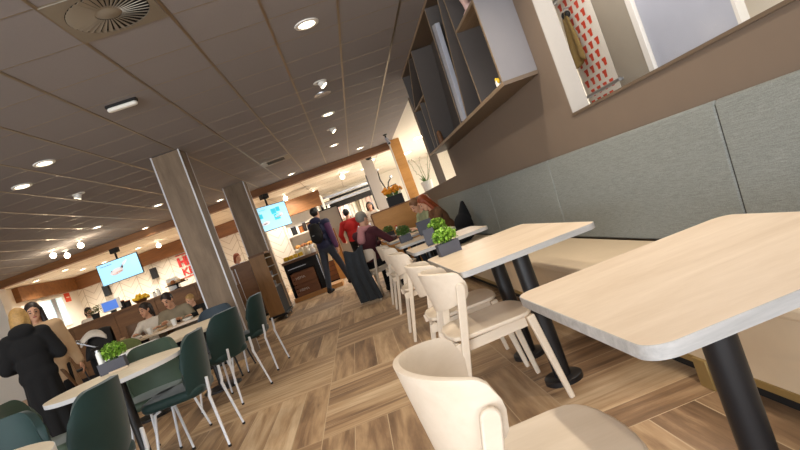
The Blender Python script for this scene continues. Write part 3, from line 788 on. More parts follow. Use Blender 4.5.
o = MB().box((-1.99, 4.28, .756), (.13, .05, .011), (0, 0, .5)).build('wooden_card_holder', M['oak'], bevel=.002)
tag(o, 'small pale card holder lying right of the planter on the round table', 'card holder')
# ------------------------------------------------------------------ kitchen, counters and shop beyond
def part(name, mat, t, a, b, bevel=0): return MB().b2(a, b).build(name, M[mat], t, bevel=bevel, smooth=bevel > 0)
t = thing('kitchen_counter', 'long walnut-fronted kitchen counter on the left, people sitting before it', 'counter', (-5.25, 13.35, 0))
for i in range(5): part('front_panel', 'counter', t, (-2.35+.94*i+.004, -.35, .1), (-1.41+.94*i-.004, -.33, 1.22))
part('carcass', 'matteblack', t, (-2.33, -.328, .1), (2.33, .35, 1.22)); part('plinth', 'matteblack', t, (-2.3, -.3, 0), (2.3, .3, .0995))
part('worktop', 'counter', t, (-2.38, -.38, 1.2205), (2.38, .38, 1.26))
# monitor, fruit, pots and cake display on the counter
ct = 1.26
t = thing('till_monitor', 'small computer screen with blue picture on the kitchen counter', 'monitor', (-5.78, 13.2, ct))
part('screen_housing', 'plasticwhite', t, (-.22, -.02, .05), (.22, .03, .3), .006); part('screen_image', 'screen_blue', t, (-.19, -.023, .075), (.15, -.0205, .275)); part('stand', 'black', t, (-.05, -.03, 0), (.05, .06, .05))
t = thing('pot_plant', 'dull green bushy pot on the kitchen counter left of the small monitor', 'plant', (-6.2, 13.25, ct))
MB().lathe([(0, 0), (.07, 0), (.09, .12), (.08, .12), (.07, .1), (0, .1)]).build('pot', M['potblack'], t)
g = MB(); rk = random.Random(5)
for i in range(150):
    a = rk.uniform(0, 6.3); e = rk.uniform(.1, 1.4); r = rk.uniform(.05, .2)
    p = V((math.cos(a)*math.cos(e)*r, math.sin(a)*math.cos(e)*r, .1+math.sin(e)*r)); d = V((math.cos(a), math.sin(a), .3))*.05
    g.face([p, p+d*.5+V((0, 0, .02))+V((-d.y, d.x, 0))*.3, p+d, p+d*.5-V((-d.y, d.x, 0))*.3])
g.build('foliage', M['khaki'], t)
for i, (x, h, l) in enumerate(((-5.5, .17, 'left dark'), (-5.38, .13, 'right dark'))):
    t = thing('storage_tin', l + ' tin on the counter between the monitor and yellow flowers', 'tin', (x-.06, 13.25, ct))
    MB().lathe([(0, 0), (.06, 0), (.06, h), (0, h)]).build('tin_body', M['matteblack'], t); MB().lathe([(0, h+.0005), (.063, h+.0005), (.063, h+.02), (0, h+.025)]).build('lid', M['amber'], t)
t = thing('flower_bowl', 'bowl of bright yellow flowers on the kitchen counter', 'flowers', (-5.12, 13.2, ct))
MB().lathe([(0, 0), (.1, 0), (.17, .07), (.16, .07), (.1, .03), (0, .03)]).build('bowl', M['hair_brown'], t)
g = MB()
for i in range(46):
    a = rk.uniform(0, 6.3); r = .17*math.sqrt(rk.random()); g.ball((math.cos(a)*r, math.sin(a)*r, .07+.13*rk.random()*(1.3-r/.17)), rk.uniform(.025, .04), 8, 6)
g.build('blossom', M['yellow'], t)
t = thing('cake_stand', 'dark cake stand loaded with pastries on the right part of the kitchen counter', 'stand', (-4.25, 13.2, ct))
MB().lathe([(0, 0), (.09, 0), (.09, .01), (.02, .03), (.02, .1), (.26, .115), (.26, .13), (0, .13)]).build('plate', M['matteblack'], t)
for i, (x, y, h) in enumerate(((-.16, 0, .07), (-.05, -.08, .09), (.06, .02, .08), (.16, -.03, .06), (-.04, .1, .07))):
    o = MB().lathe([(0, 0), (.045, 0), (.055, h*.6), (.03, h), (0, h)], n=14).build('pastry', M['amber' if i % 2 else 'beigecoat'], loc=(-4.25+x, 13.2+y, ct+.1305))
    tag(o, 'small baked pastry on the dark cake stand of the kitchen counter', 'pastry', 'pastries on the cake stand')
t = thing('box', 'white carton standing behind the pastry stand on the kitchen counter', 'box', (-4.42, 13.5, ct))
MB().b2((-.11, -.1, 0), (.11, .1, .26)).build('carton', M['plasticwhite'], t, bevel=.006); MB().b2((-.114, -.104, .2605), (.114, .104, .29)).build('lid', M['paper'], t, bevel=.004)
for i, (x, h) in enumerate(((-4.78, .1), (-4.68, .14))):
    t = thing('sauce_jar', ('shorter' if i == 0 else 'taller') + ' white jar on the counter left of the pastry stand', 'jar', (x, 13.15, ct))
    MB().lathe([(0, 0), (.04, 0), (.042, h*.8), (.025, h), (0, h)]).build('jar_body', M['plasticwhite'], t); MB().lathe([(.027, h+.0005), (.027, h+.02), (0, h+.02)]).build('lid', M['matteblack'], t)

# menu screens
def screen(loc, rz, w, h, label, pic, zceil):
    t = thing('menu_screen', label, 'screen', loc, rz)
    part('housing', 'matteblack', t, (-w/2-.015, -.02, -h/2-.015), (w/2+.015, .03, h/2+.015), .004)
    s = part('screen_face', 'screen', t, (-w/2, -.0225, -h/2), (w/2, -.0202, h/2))
    pole = MB().cyl((0, .06, h/2-.1), (0, .06, zceil-loc[2]), .025).b2((-.13, .031, h/2-.25), (.13, .05, h/2-.02)).build('mount_pole', M['matteblack'], t)
    MB().b2((-.1, 0, zceil-loc[2]-.12), (.1, .14, zceil-loc[2]-.001)).build('ceiling_bracket', M['matteblack'], t)
    for n, m, poly in pic:
        MB().prism(poly, 0, .0008).build(n, M[m], s, smooth=False).matrix_local = Matrix.Translation((0, -.0236, 0)) @ Matrix.Rotation(PI/2, 4, 'X')
el = lambda cx, cy, rx, ry, a=0, n=28: [(cx+rx*math.cos(k*2*PI/n)*math.cos(a)-ry*math.sin(k*2*PI/n)*math.sin(a), cy+rx*math.cos(k*2*PI/n)*math.sin(a)+ry*math.sin(k*2*PI/n)*math.cos(a)) for k in range(n)]
rc = lambda x0, y0, x1, y1: [(x0, y0), (x1, y0), (x1, y1), (x0, y1)]
screen((-5.83, 14.48, 2.23), -.03, 1.03, .525, 'wide light-blue menu screen with a sandwich picture, hung left of the nearer pillar', [
    ('sandwich_picture', 'screen_pale', el(-.08, -.02, .17, .075, .12)), ('sandwich_picture', 'screen_brown', el(-.06, -.055, .15, .03, .14)),
    ('sandwich_picture', 'screen_dark', el(.06, .035, .05, .03, .3)), ('sandwich_picture', 'screen_dark', el(-.2, .01, .03, .025, 0)),
    ('roll_picture', 'screen_pale', el(.16, .13, .1, .026, .62)), ('roll_picture', 'screen_dark', el(.09, .08, .026, .022, .6)), ('caption_strip', 'screen_dark', rc(-.44, .19, -.14, .202))], 2.79)
screen((-1.83, 14.5, 2.165), .72, .94, .61, 'square-looking bright cyan menu screen right of the farther pillar', [
    ('blue_tile', 'screen_teal', rc(-.02, .06, .13, .2)), ('blue_tile', 'screen_teal', rc(.02, -.1, .2, .05)), ('blue_tile', 'screen_teal', rc(.14, .1, .26, .22)), ('blue_tile', 'screen_teal', rc(-.42, .02, -.3, .14)),
    ('food_picture', 'screen_pale', el(.18, .0, .13, .04, .1)), ('food_picture', 'screen_brown', el(.17, -.03, .12, .02, .1)), ('food_picture', 'screen_pale', el(-.28, -.12, .12, .045, .1)), ('food_picture', 'screen_dark', el(-.3, -.13, .07, .02, .2)), ('caption_strip', 'screen_teal', rc(-.36, .22, -.16, .232))], 2.79)
for i, x in enumerate((-8.87, -7.15)):
    t = thing('wall_speaker', ('left' if i == 0 else 'right') + ' of two black speakers on the white herringbone wall', 'speaker', (x, 20.4, 2.14))
    MB().box((0, -.06, 0), (.2, .16, .38)).build('cabinet', M['matteblack'], t, bevel=.008); MB().box((0, -.143, 0), (.17, .006, .35)).build('grille', M['black'], t); MB().box((0, .06, 0), (.06, .08, .1)).build('bracket', M['black'], t)
# red lettering on the tiles
t = thing('wall_lettering', 'red lettering between two red lines on the white tiles, half hidden by the nearer pillar', 'sign', (-6.31, 20.47, 2.04))
text_bm('HE', .44, .012, .022).build('upper_lettering', M['red'], t, smooth=False)
text_bm('KE', .36, .012, .006).build('lower_lettering', M['red'], t, smooth=False, loc=(.04, 0, -.34))
for z in (.40, -.42): MB().b2((.0, -.012, z-.014), (.72, .012, z+.014)).build('rule_line', M['red'], t, smooth=False)

# brown slatted unit and kitchen hatch left of the far pillar
t = thing('slatted_cabinet', 'brown cabinet with pale vertical slats left of the farther pillar', 'cabinet', (-2.72, 12.75, 0))
part('carcass', 'counter', t, (-.30, -.2, .06), (.30, .25, 1.27)); part('plinth', 'matteblack', t, (-.28, -.18, 0), (.28, .23, .0595)); part('worktop', 'counter', t, (-.32, -.22, 1.2705), (.32, .27, 1.3))
for i in range(4): part('slat', 'pillar_trim', t, (-.28+.075*i, -.212, .3), (-.262+.075*i, -.2005, 1.22))
part('niche', 'matteblack', t, (-.27, -.206, .08), (.27, -.2005, .27))

# bin cabinet on castors
t = thing('bin_cabinet', 'tall wooden bin cabinet on castors with an open black side, by the farther pillar', 'cabinet', (-1.88, 11.08, 0))
part('side_panel', 'trolley', t, (-.17, -.42, .11), (.12, -.40, 1.29)); part('back_panel', 'trolley', t, (-.17, -.399, .11), (-.15, .42, 1.29)); part('side_panel', 'trolley', t, (-.149, .40, .11), (.12, .42, 1.29))
part('top_board', 'counter', t, (-.17, -.42, 1.2905), (.14, .42, 1.33)); part('base_board', 'matteblack', t, (-.2, -.45, .07), (.17, .45, .1095))
part('lower_door', 'matteblack', t, (.1, -.398, .111), (.12, .398, .62)); part('inner_back', 'matteblack', t, (-.148, -.398, .11), (-.135, .398, 1.289))
for z in (.62, .82, 1.02, 1.2):
    part('shelf_board', 'steel', t, (-.13, -.398, z), (.12, .398, z+.012))
for y in (-.2, .15):
    for z in (.632, .832):
        o = MB().lathe([(0, 0), (.035, 0), (.045, .1), (.04, .1), (.03, .01)]).build('cup', M['steel'], loc=(-1.88+.03, 11.08+y, z))
        tag(o, 'grey cup on the %s board of the bin cabinet, %s one' % ('lower' if z < .7 else 'upper', 'nearer' if y < 0 else 'farther'), 'cup', 'cups in the bin cabinet')
for sx in (-.15, .12):
    for sy in (-.38, .38):
        w = MB().cyl((sx-.015, sy, .0325), (sx+.015, sy, .0325), .032).build('castor', M['steel'], t); MB().cyl((sx, sy, .05), (sx, sy, .0695), .012).build('castor_stem', M['steel'], w)

# service counter with crates
t = thing('service_counter', 'black service counter with yellow napkins, wooden crates below, behind the bin cabinet', 'counter', (-1.42, 13.35, 0))
part('worktop', 'counter', t, (-.42, -.37, .9), (.42, .37, .96)); part('side_panel', 'matteblack', t, (-.4, -.34, .1), (-.36, .34, .899)); part('side_panel', 'matteblack', t, (.27, -.36, .1), (.4, .34, .899))
part('back_panel', 'matteblack', t, (-.359, .3, .1), (.269, .34, .899)); part('drawer_front', 'matteblack', t, (-.359, -.33, .68), (.269, -.3, .895)); part('drawer_handle', 'steel', t, (-.33, -.345, .76), (.1, -.3305, .775))
part('plinth', 'honey', t, (-.42, -.42, 0), (.75, .34, .0995)); part('edge_strip', 'steel', t, (.395, -.366, .2), (.403, -.3605, .88))
t = thing('serving_tray', 'tray heaped with bright yellow napkins on the service counter', 'tray', (-1.55, 13.2, .9605)); part('tray_base', 'plasticwhite', t, (-.24, -.2, 0), (.24, .2, .02), .006)
for k in range(4): MB().box((-.17+.115*k, 0, .065), (.1, .3, .088), (0, .12*(-1)**k, .05*k)).build('napkin_stack', M['yellow'], t, bevel=.012)
for i, z in enumerate((.1, .385)):
    t = thing('wooden_crate', ('lower' if i == 0 else 'upper') + ' of two stacked wooden crates under the service counter', 'crate', (-1.465, 13.25, z))
    for k in range(3): part('slat', 'crate', t, (-.285, -.24, .012+.088*k), (.285, -.225, .09+.088*k)); part('slat', 'crate', t, (-.285, .225, .012+.088*k), (.285, .24, .09+.088*k))
    part('end_board', 'crate', t, (-.285, -.2245, .012), (-.268, .2245, .266)); part('end_board', 'crate', t, (.268, -.2245, .012), (.285, .2245, .266)); part('floor_board', 'crate', t, (-.285, -.24, 0), (.285, .24, .0115))
    text_bm('HEMA', .085, .002).build('stencil_lettering', M['paper'], t, smooth=False, loc=(-.19, -.2425, .105))
jr = random.Random(9)
for i, (x, y, h, m) in enumerate(((-1.36, 13.42, .22, 'jar'), (-1.24, 13.45, .26, 'jar'), (-1.18, 13.22, .16, 'jar'), (-1.10, 13.42, .24, 'plasticwhite'), (-1.06, 13.15, .13, 'plasticwhite'))):
    t = thing('glazed_jar', ('leftmost', 'second', 'third', 'fourth', 'rightmost')[i] + ' pale jar with lid on the service counter behind the yellow napkins', 'jar', (x, y, .9605))
    MB().lathe([(0, 0), (.045, 0), (.055, h*.3), (.05, h*.7), (.035, h*.8), (0, h*.8)]).build('jar_body', M[m], t)
    MB().lathe([(.04, h*.805), (.042, h*.86), (.015, h*.9), (.018, h), (0, h+.004)]).build('lid', M['amber' if i % 2 else 'oak'], t)
# wall shelf unit of the kitchen with canisters
t = thing('shelf_unit', 'cream kitchen shelf unit with canisters and bread, left of the person with backpack', 'shelf', (-1.45, 18.15, 0))
part('side_panel', 'warmwhite', t, (-.62, -.2, 0), (-.58, .2, 2.24)); part('side_panel', 'warmwhite', t, (.6, -.2, 0), (.64, .2, 2.24)); part('back_panel', 'warmwhite', t, (-.579, .18, 0), (.599, .2, 2.24))
for z in (.85, 1.13, 1.58): part('shelf_board', 'paper', t, (-.579, -.2, z), (.599, .179, z+.04))
t = thing('tiled_pier', 'white herringbone-tiled pier between the farther pillar and the shelf unit', 'wall', (-2.35, 18.1, 0)); part('pier_body', 'herring', t, (-.28, -.1, 0), (.27, .2, 2.24))
for i, (x, h, r, m) in enumerate(((-.36, .26, .085, 'matteblack'), (-.13, .2, .07, 'amber'), (.0, .28, .06, 'hair_dark'), (.13, .22, .06, 'hair_brown'), (.27, .26, .055, 'amber'))):
    t = thing('canister', ('large black', 'squat amber', 'tall dark', 'brown', 'tall amber')[i] + ' canister on the upper board of the kitchen shelf unit', 'canister', (-1.45+x, 18.1, 1.6205))
    MB().lathe([(0, 0), (r, 0), (r, h), (0, h)]).build('canister_body', M[m], t); MB().lathe([(r*1.04, h+.0005), (r*1.04, h+.03), (0, h+.035)]).build('lid', M['matteblack' if i % 2 else 'steel'], t)
for i in range(5):
    o = MB().ball((0, 0, .06), (.1, .075, .06)).build('bread_loaf', M['amber' if i % 2 else 'honey'], loc=(-1.88+.2*i, 18.08, 1.171)); tag(o, 'brown bread loaf on the middle board of the kitchen shelf unit', 'bread', 'loaves on the kitchen shelf')

# panels round the shop entrance
t = thing('wooden_divider', 'upright honey-coloured wooden divider right of the walking person', 'panel', (-.65, 14.9, 0)); part('panel_board', 'honey', t, (-.14, 0, 0), (.14, .55, 1.36)); part('panel_edge', 'brownwood', t, (.1405, -.004, 0), (.165, .55, 1.36))
t = thing('slatted_bench', 'low unit of brown boards behind the legs of the walking person', 'bench', (-1.05, 15.2, 0))
for k in range(4): part('board', 'crate', t, (-.38, -.02, .03+.13*k), (.24, .02, .15+.13*k))
part('frame', 'matteblack', t, (-.38, .0205, 0), (.24, .3, .55))
t = thing('grey_screen', 'grey freestanding screen with black frame behind the walking person', 'screen', (-.52, 15.6, 0)); part('screen_panel', 'taupe_board', t, (-.29, 0, .3), (.29, .03, 1.92))
for a, b in (((-.31, -.01, 1.92), (.31, .04, 1.95)), ((.29, -.01, 0), (.32, .04, 1.9195)), ((-.32, -.01, 0), (-.29, .04, 1.9195))): part('frame_bar', 'matteblack', t, a, b)
t = thing('upright_pier', 'pale grey upright pier at the right of the shop entrance', 'pier', (1.02, 16.1, 0)); part('pier_body', 'reveal', t, (-.14, 0, 0), (.18, .3, 2.96)); part('edge_strip', 'matteblack', t, (-.16, -.005, 0), (-.1405, .3, 2.5))
# entrance shutter box with slats
t = thing('entrance_shutter', 'dark horizontal shutter slats across the top of the shop entrance', 'shutter', (.2, 19.0, 0)); part('shutter_box', 'matteblack', t, (-.95, 0, 2.05), (.85, .5, 2.22))
for k in range(3): part('slat', 'steel' if k % 2 == 0 else 'matteblack', t, (-.95, .1*k, 2.235+.11*k), (.85, .1*k+.05, 2.31+.11*k))
for x in (-.97, .87): part('guide_rail', 'matteblack', t, (x-.02, 0, 0), (x+.02, .1, 2.5))
# shop racks full of clothes
rs = random.Random(21)
for q, (x, y, l) in enumerate(((-.35, 21.2, 'left'), (.55, 21.8, 'right'))):
    t = thing('clothes_rack', l + ' clothes rack in the bright shop beyond the entrance', 'rack', (x, y, 0))
    MB().cyl((-.5, 0, 0), (-.5, 0, 2.3), .02).cyl((.5, 0, 0), (.5, 0, 2.3), .02).cyl((-.5, 0, 2.28), (.5, 0, 2.28), .015).cyl((-.5, 0, 1.55), (.5, 0, 1.55), .015).cyl((-.5, -.25, .015), (-.5, .25, .015), .015).cyl((.5, -.25, .015), (.5, .25, .015), .015).build('frame', M['steel'], t)
    for row, z in enumerate((2.27, 1.54)):
        for i in range(7):
            m = rs.choice(['whitecloth', 'whitecloth', 'paper', 'whitecloth', 'pink', 'greycloth'] if row == 0 else ['denim', 'screen_none', 'navy', 'greycloth', 'redcloth', 'whitecloth'])
            if m == 'screen_none': m = 'bluegrey'
            xx = -.42+.14*i
            g = MB().bar((0, 0, -.03), (0, 0, -.58-.1*rs.random()), .3, .07, .4, .09, side=(.5, .86, 0)).bar((0, 0, -.07), (.06, .14, -.4), .09, .06, .07, .05, side=(.5, .86, 0)).tube([(0, 0, -.03), (0, 0, .0), (0, .015, .018), (0, .02, -.005)], .004, 6)
            o = g.build('shirt', M[m], bevel=.012, loc=(x+xx, y, z))
            tag(o, '%s garment on the %s rail of the %s clothes rack in the shop' % (['white', 'dark'][row], ['upper', 'lower'][row], l), 'garment', 'garments on the %s rail, %s rack' % (['upper', 'lower'][row], l))
t = thing('display_case', 'cream display shelves with white goods at the left of the shop entrance', 'shelf', (-.62, 17.3, 0))
part('back_panel', 'warmwhite', t, (-.02, 0, 0), (.02, .9, 2.5))
for z in (1.5, 1.9, 2.3): part('shelf_board', 'paper', t, (.0205, 0, z), (.22, .9, z+.03))
for i in range(10):
    z = (1.531, 1.931)[i//5]; h = rs.uniform(.14, .24)
    o = MB().lathe([(0, 0), (.05, 0), (.06, h*.5), (.03, h*.85), (.03, h), (0, h)]).build('vase', M['plasticwhite' if i % 3 else 'jar'], loc=(-.5, 17.42+.17*(i % 5), z)); tag(o, 'white vase on the %s board of the cream display shelves' % ('lower', 'middle')[i//5], 'vase', 'vases on the %s display board' % ('lower', 'middle')[i//5])

# wooden partition at the end of the tables, planter of orange flowers on it
t = thing('wooden_partition', 'honey-coloured wooden partition at the end of the cafe tables', 'partition', (1.08, 11.45, 0)); part('partition_board', 'honey', t, (-.64, 0, 0), (.61, .06, 1.28)); part('top_cap', 'brownwood', t, (-.65, -.02, 1.2805), (.61, .08, 1.305)); part('end_cap', 'brownwood', t, (-.665, -.02, 0), (-.6405, .08, 1.28))
t = thing('flower_planter', 'black planter full of orange flowers on top of the wooden partition', 'flowers', (1.02, 11.49, 1.3055))
MB().ring(rrect(.34, .18, .01, 2), rrect(.31, .15, .01, 2), 0, .2).prism(rrect(.31, .15, .01, 2), .002, .17).build('planter_box', M['potblack'], t, smooth=False)
g = MB(); s = MB()
for i in range(80):
    a = rs.uniform(0, 6.3); r = math.sqrt(rs.random()); c = V((math.cos(a)*r*.2, math.sin(a)*r*.13, .27+.17*rs.random()*(1.1-r*.6)))
    g.ball(c, rs.uniform(.02, .034), 8, 6, (a, r, 0)); s.tube([(c.x*.6, c.y*.6, .16), c], .004, 5)
g.build('blossom', M['orange'], t); s.build('stem', M['leafdark'], t)
t = thing('shop_fixture', 'dark metal display frame behind the orange flowers', 'frame', (1.42, 17.2, 0))
MB().b2((-.05, 0, 0), (.05, .1, 1.9)).tube([(0, .05, 1.9), (.1, .05, 2.15), (.22, .05, 2.25)], .02).tube([(0, .05, 1.8), (-.12, .05, 2.3), (-.1, .05, 2.6)], .02).tube([(0, .05, 2.0), (.3, .05, 2.02)], .015).build('frame', M['matteblack'], t)
MB().ball((.22, .05, 2.28), (.05, .05, .06)).ball((-.1, .05, 2.62), .05).build('knob', M['steel'], t)

# family table, prams and dark chairs on the left
t = thing('family_table', 'dark-legged oblong table where the family of three sits', 'table', (-2.93, 7.95, 0), .1)
MB().prism(rrect(1.5, .66, .04), .72, .75).build('tabletop', M['oak'], t, bevel=.003)
for x in (-.55, .55): MB().cyl((x, 0, .016), (x, 0, .7195), .035).build('leg', M['black'], t); MB().lathe([(0, .02), (.2, .02), (.21, 0), (0, 0)], (x, 0, 0), 32).build('base', M['black'], t)
t = thing('white_table', 'narrow glimpse of a white tabletop between family table and olive chair', 'table', (-2.66, 6.12, 0), .15)
MB().prism(rrect(.5, .5, .05), .722, .75).build('tabletop', M['white_band'], t, bevel=.003)
MB().cyl((0, 0, .016), (0, 0, .7215), .035).build('leg', M['black'], t); MB().lathe([(0, .02), (.2, .02), (.21, 0), (0, 0)], n=32).build('base', M['black'], t)
fx = random.Random(4)
for i in range(7):
    x = -3.4+.17*i
    o = (MB().lathe([(0, 0), (.05, 0), (.075, .03), (.065, .034), (0, .012)]) if i % 2 else MB().lathe([(0, 0), (.03, 0), (.038, .09), (.033, .09), (.028, .01), (0, .008)])).build('bowl' if i % 2 else 'cup', M['plasticwhite' if i % 3 else 'beigecoat'], loc=(x, 7.78+.1*x+.32+fx.uniform(-.05, .05), .7505))
    tag(o, 'pale %s on the family table, one of several along its length' % ('bowl' if i % 2 else 'cup'), 'bowl' if i % 2 else 'cup', 'crockery on the family table, ' + ('bowls' if i % 2 else 'cups'))
def dark_chair(loc, rz, label, m='matteblack'):
    t = thing('dark_chair', label, 'chair', loc, rz)
    MB().prism(rrect(.44, .44, .08), .43, .47).build('seat', M[m], t, bevel=.012)
    MB().grid(lambda u, v: V((-.2+.12*(1-math.cos((u-.5)*2.2))-.08*v, .22*math.sin((u-.5)*2.2)/math.sin(1.1), .48+.36*v-.08*abs(2*u-1)**3*v)), 20, 8).build('backrest', M[m], t, solid=.03, bevel=.01)
    for sx in (-1, 1):
        for sy in (-1, 1): MB().cyl((sx*.22, sy*.2, 0), (sx*.16, sy*.16, .4295), .012, .014).build('leg', M['black'], t)
dark_chair((-3.62, 7.95, 0), 0.1, 'black chair at the left end of the family table', 'matteblack')
dark_chair((-3.15, 7.35, 0), 1.5, 'olive-backed chair before the left end of the family table', 'khaki')
dark_chair((-5.75, 10.6, 0), -.4, 'black rounded chair before the kitchen counter, right of the beige coat')
dark_chair((-3.5, 6.75, 0), .7, 'brown wooden chair behind the planter of the round table', 'counter')
def pram(loc, rz, label):
    t = thing('pram', label, 'pram', loc, rz)
    MB().grid(lambda u, v: V((-.12-.30*math.cos(u*PI*.62)*1.0, .24*math.cos(v*PI), .68+.38*math.sin(u*PI*.62)*max(.0, math.sin(v*PI))**.5)), 12, 16).build('hood', M['matteblack'], t, solid=.01)
    MB().prism(rrect(.8, .42, .12), .45, .68).build('carrycot', M['coatblack'], t, bevel=.03)
    MB().grid(lambda u, v: V((-.42+.34*u, -.25+.5*v, .98+.09*math.sin(u*PI)+.03*math.sin(v*9)-.35*abs(v-.5)**2)), 12, 12).build('blanket', M['whitecloth'], t, solid=.02)
    MB().tube([(.25, -.22, .45), (-.45, -.25, .98), (-.5, -.2, 1.0), (-.5, .2, 1.0), (-.45, .25, .98), (.25, .22, .45)], .014).tube([(.3, -.22, .2), (-.2, -.2, .45)], .014).tube([(.3, .22, .2), (-.2, .2, .45)], .014).tube([(-.3, -.22, .2), (.2, -.2, .45)], .014).tube([(-.3, .22, .2), (.2, .2, .45)], .014).build('frame', M['steel'], t)
    for x in (-.32, .32):
        for y in (-.26, .26): w = MB().lathe([(.09, -.02), (.12, -.025), (.125, 0), (.12, .025), (.09, .02)], n=24).cyl((0, 0, -.012), (0, 0, .012), .09, n=24).build('wheel', M['rubber'], t, loc=(x, y, .125), rot=(PI/2, 0, 0)); MB().cyl((0, 0, -.03), (0, 0, .03), .025).build('wheel_hub', M['steel'], w)
pram((-3.88, 8.6, 0), .35, 'black pram with a white blanket over its hood, beyond the planter table')
# ------------------------------------------------------------------ people (local +Y is the front, +X the person's right)
class Blob:
    """overlapping rounded volumes merged by a voxel remesh into one continuous skin"""
    def __init__(self): self.mb = MB()
    def cap(self, p0, p1, r0, r1=None, flat=None, n=14):
        p0, p1 = V(p0), V(p1); r1 = r0 if r1 is None else r1
        d = p1-p0; L = d.length
        if L < 1e-5: return self.ball(p0, r0)
        z = d/L
        x = V((1, 0, 0)) if flat is None else V(flat[0]); x = x-z*x.dot(z)
        if x.length < 1e-3: x = V((0, 1, 0))-z*z.y
        x.normalize(); y = z.cross(x); f = 1 if flat is None else flat[1]
        prev = None; bm = self.mb.bm; rows = []
        for k in range(5): a = PI/2*(1-k/5); rows.append((-math.sin(a)*r0, math.cos(a)*r0))
        for k in range(5): rows.append((L*k/4, r0+(r1-r0)*k/4))
        for k in range(1, 6): a = PI/2*k/5; rows.append((L+math.sin(a)*r1, math.cos(a)*r1))
        for h, r in rows:
            r = max(r, .0004)
            ring = [bm.verts.new(p0+z*h+x*math.cos(i*2*PI/n)*r+y*math.sin(i*2*PI/n)*r*f) for i in range(n)]
            if prev:
                for i in range(n): bm.faces.new((prev[i], prev[(i+1) % n], ring[(i+1) % n], ring[i]))
            else: bm.faces.new(ring[::-1])
            prev = ring
        bm.faces.new(prev); return self
    def ball(self, c, r, rot=None):
        r = (r, r, r) if not hasattr(r, '__len__') else r
        g = bmesh.ops.create_uvsphere(self.mb.bm, u_segments=18, v_segments=12, radius=1)
        m = Matrix.Translation(V(c)) @ (rot.to_4x4() if rot is not None else Matrix.Identity(4)) @ Matrix.Diagonal((*r, 1))
        bmesh.ops.transform(self.mb.bm, matrix=m, verts=g['verts']); return self
    def build(self, name, mat, parent, voxel=.012, smooth=2):
        me = self.mb.mesh('tmp', mat); o = bpy.data.objects.new('tmp', me); COL.objects.link(o)
        m = o.modifiers.new('r', 'REMESH'); m.mode = 'VOXEL'; m.voxel_size = voxel; m.use_smooth_shade = True
        if smooth:
            s = o.modifiers.new('s', 'SMOOTH'); s.factor = .5; s.iterations = smooth
        dg = bpy.context.evaluated_depsgraph_get(); r = bpy.data.meshes.new_from_object(o.evaluated_get(dg))
        bpy.data.objects.remove(o); bpy.data.meshes.remove(me)
        r.name = name; r.materials.clear(); r.materials.append(mat)
        for p in r.polygons: p.use_smooth = True
        o = bpy.data.objects.new(name, r); COL.objects.link(o); o.parent = parent; return o

def ik(a, b, l1, l2, hint):
    a, b = V(a), V(b); d = b-a; L = min(d.length, (l1+l2)*.999); u = d.normalized()
    c = (l1*l1-l2*l2+L*L)/(2*L); h = math.sqrt(max(0, l1*l1-c*c))
    n = V(hint); n = (n-u*n.dot(u)).normalized()
    return a+u*c+n*h, a+u*L

def hand(bl, w, d, n, thumb, curl=.5, s=1):
    """wrist w, pointing d, palm normal n, thumb side vector"""
    d = V(d).normalized(); n = V(n); n = (n-d*n.dot(d)).normalized(); t = d.cross(n)
    if t.dot(V(thumb)) < 0: t = -t
    rot = Matrix((t, d, n)).transposed()
    bl.ball(w+d*.045*s, (.040*s, .055*s, .017*s), rot)
    for k, (o, L) in enumerate(((.030, .072), (.010, .08), (-.010, .074), (-.029, .058))):
        p = w+d*.085*s+t*o*s; a1 = p+(d*math.cos(curl*.5)+n*math.sin(curl*.5)+t*o*2)*L*.5*s; a2 = a1+(d*math.cos(curl*1.4)+n*math.sin(curl*1.4)+t*o*2)*L*.5*s
        bl.cap(w+d*.06*s+t*o*s, a1, .0095*s, .0088*s, n=8).cap(a1, a2, .0088*s, .0075*s, n=8)
    b = w+d*.028*s+t*.030*s; m = b+(t*.7+d*.7)*.035*s+n*.006; bl.cap(b, m, .012*s, .0105*s, n=8).cap(m, m+(d*.9+t*.25+n*.25)*.032*s, .0105*s, .0085*s, n=8)

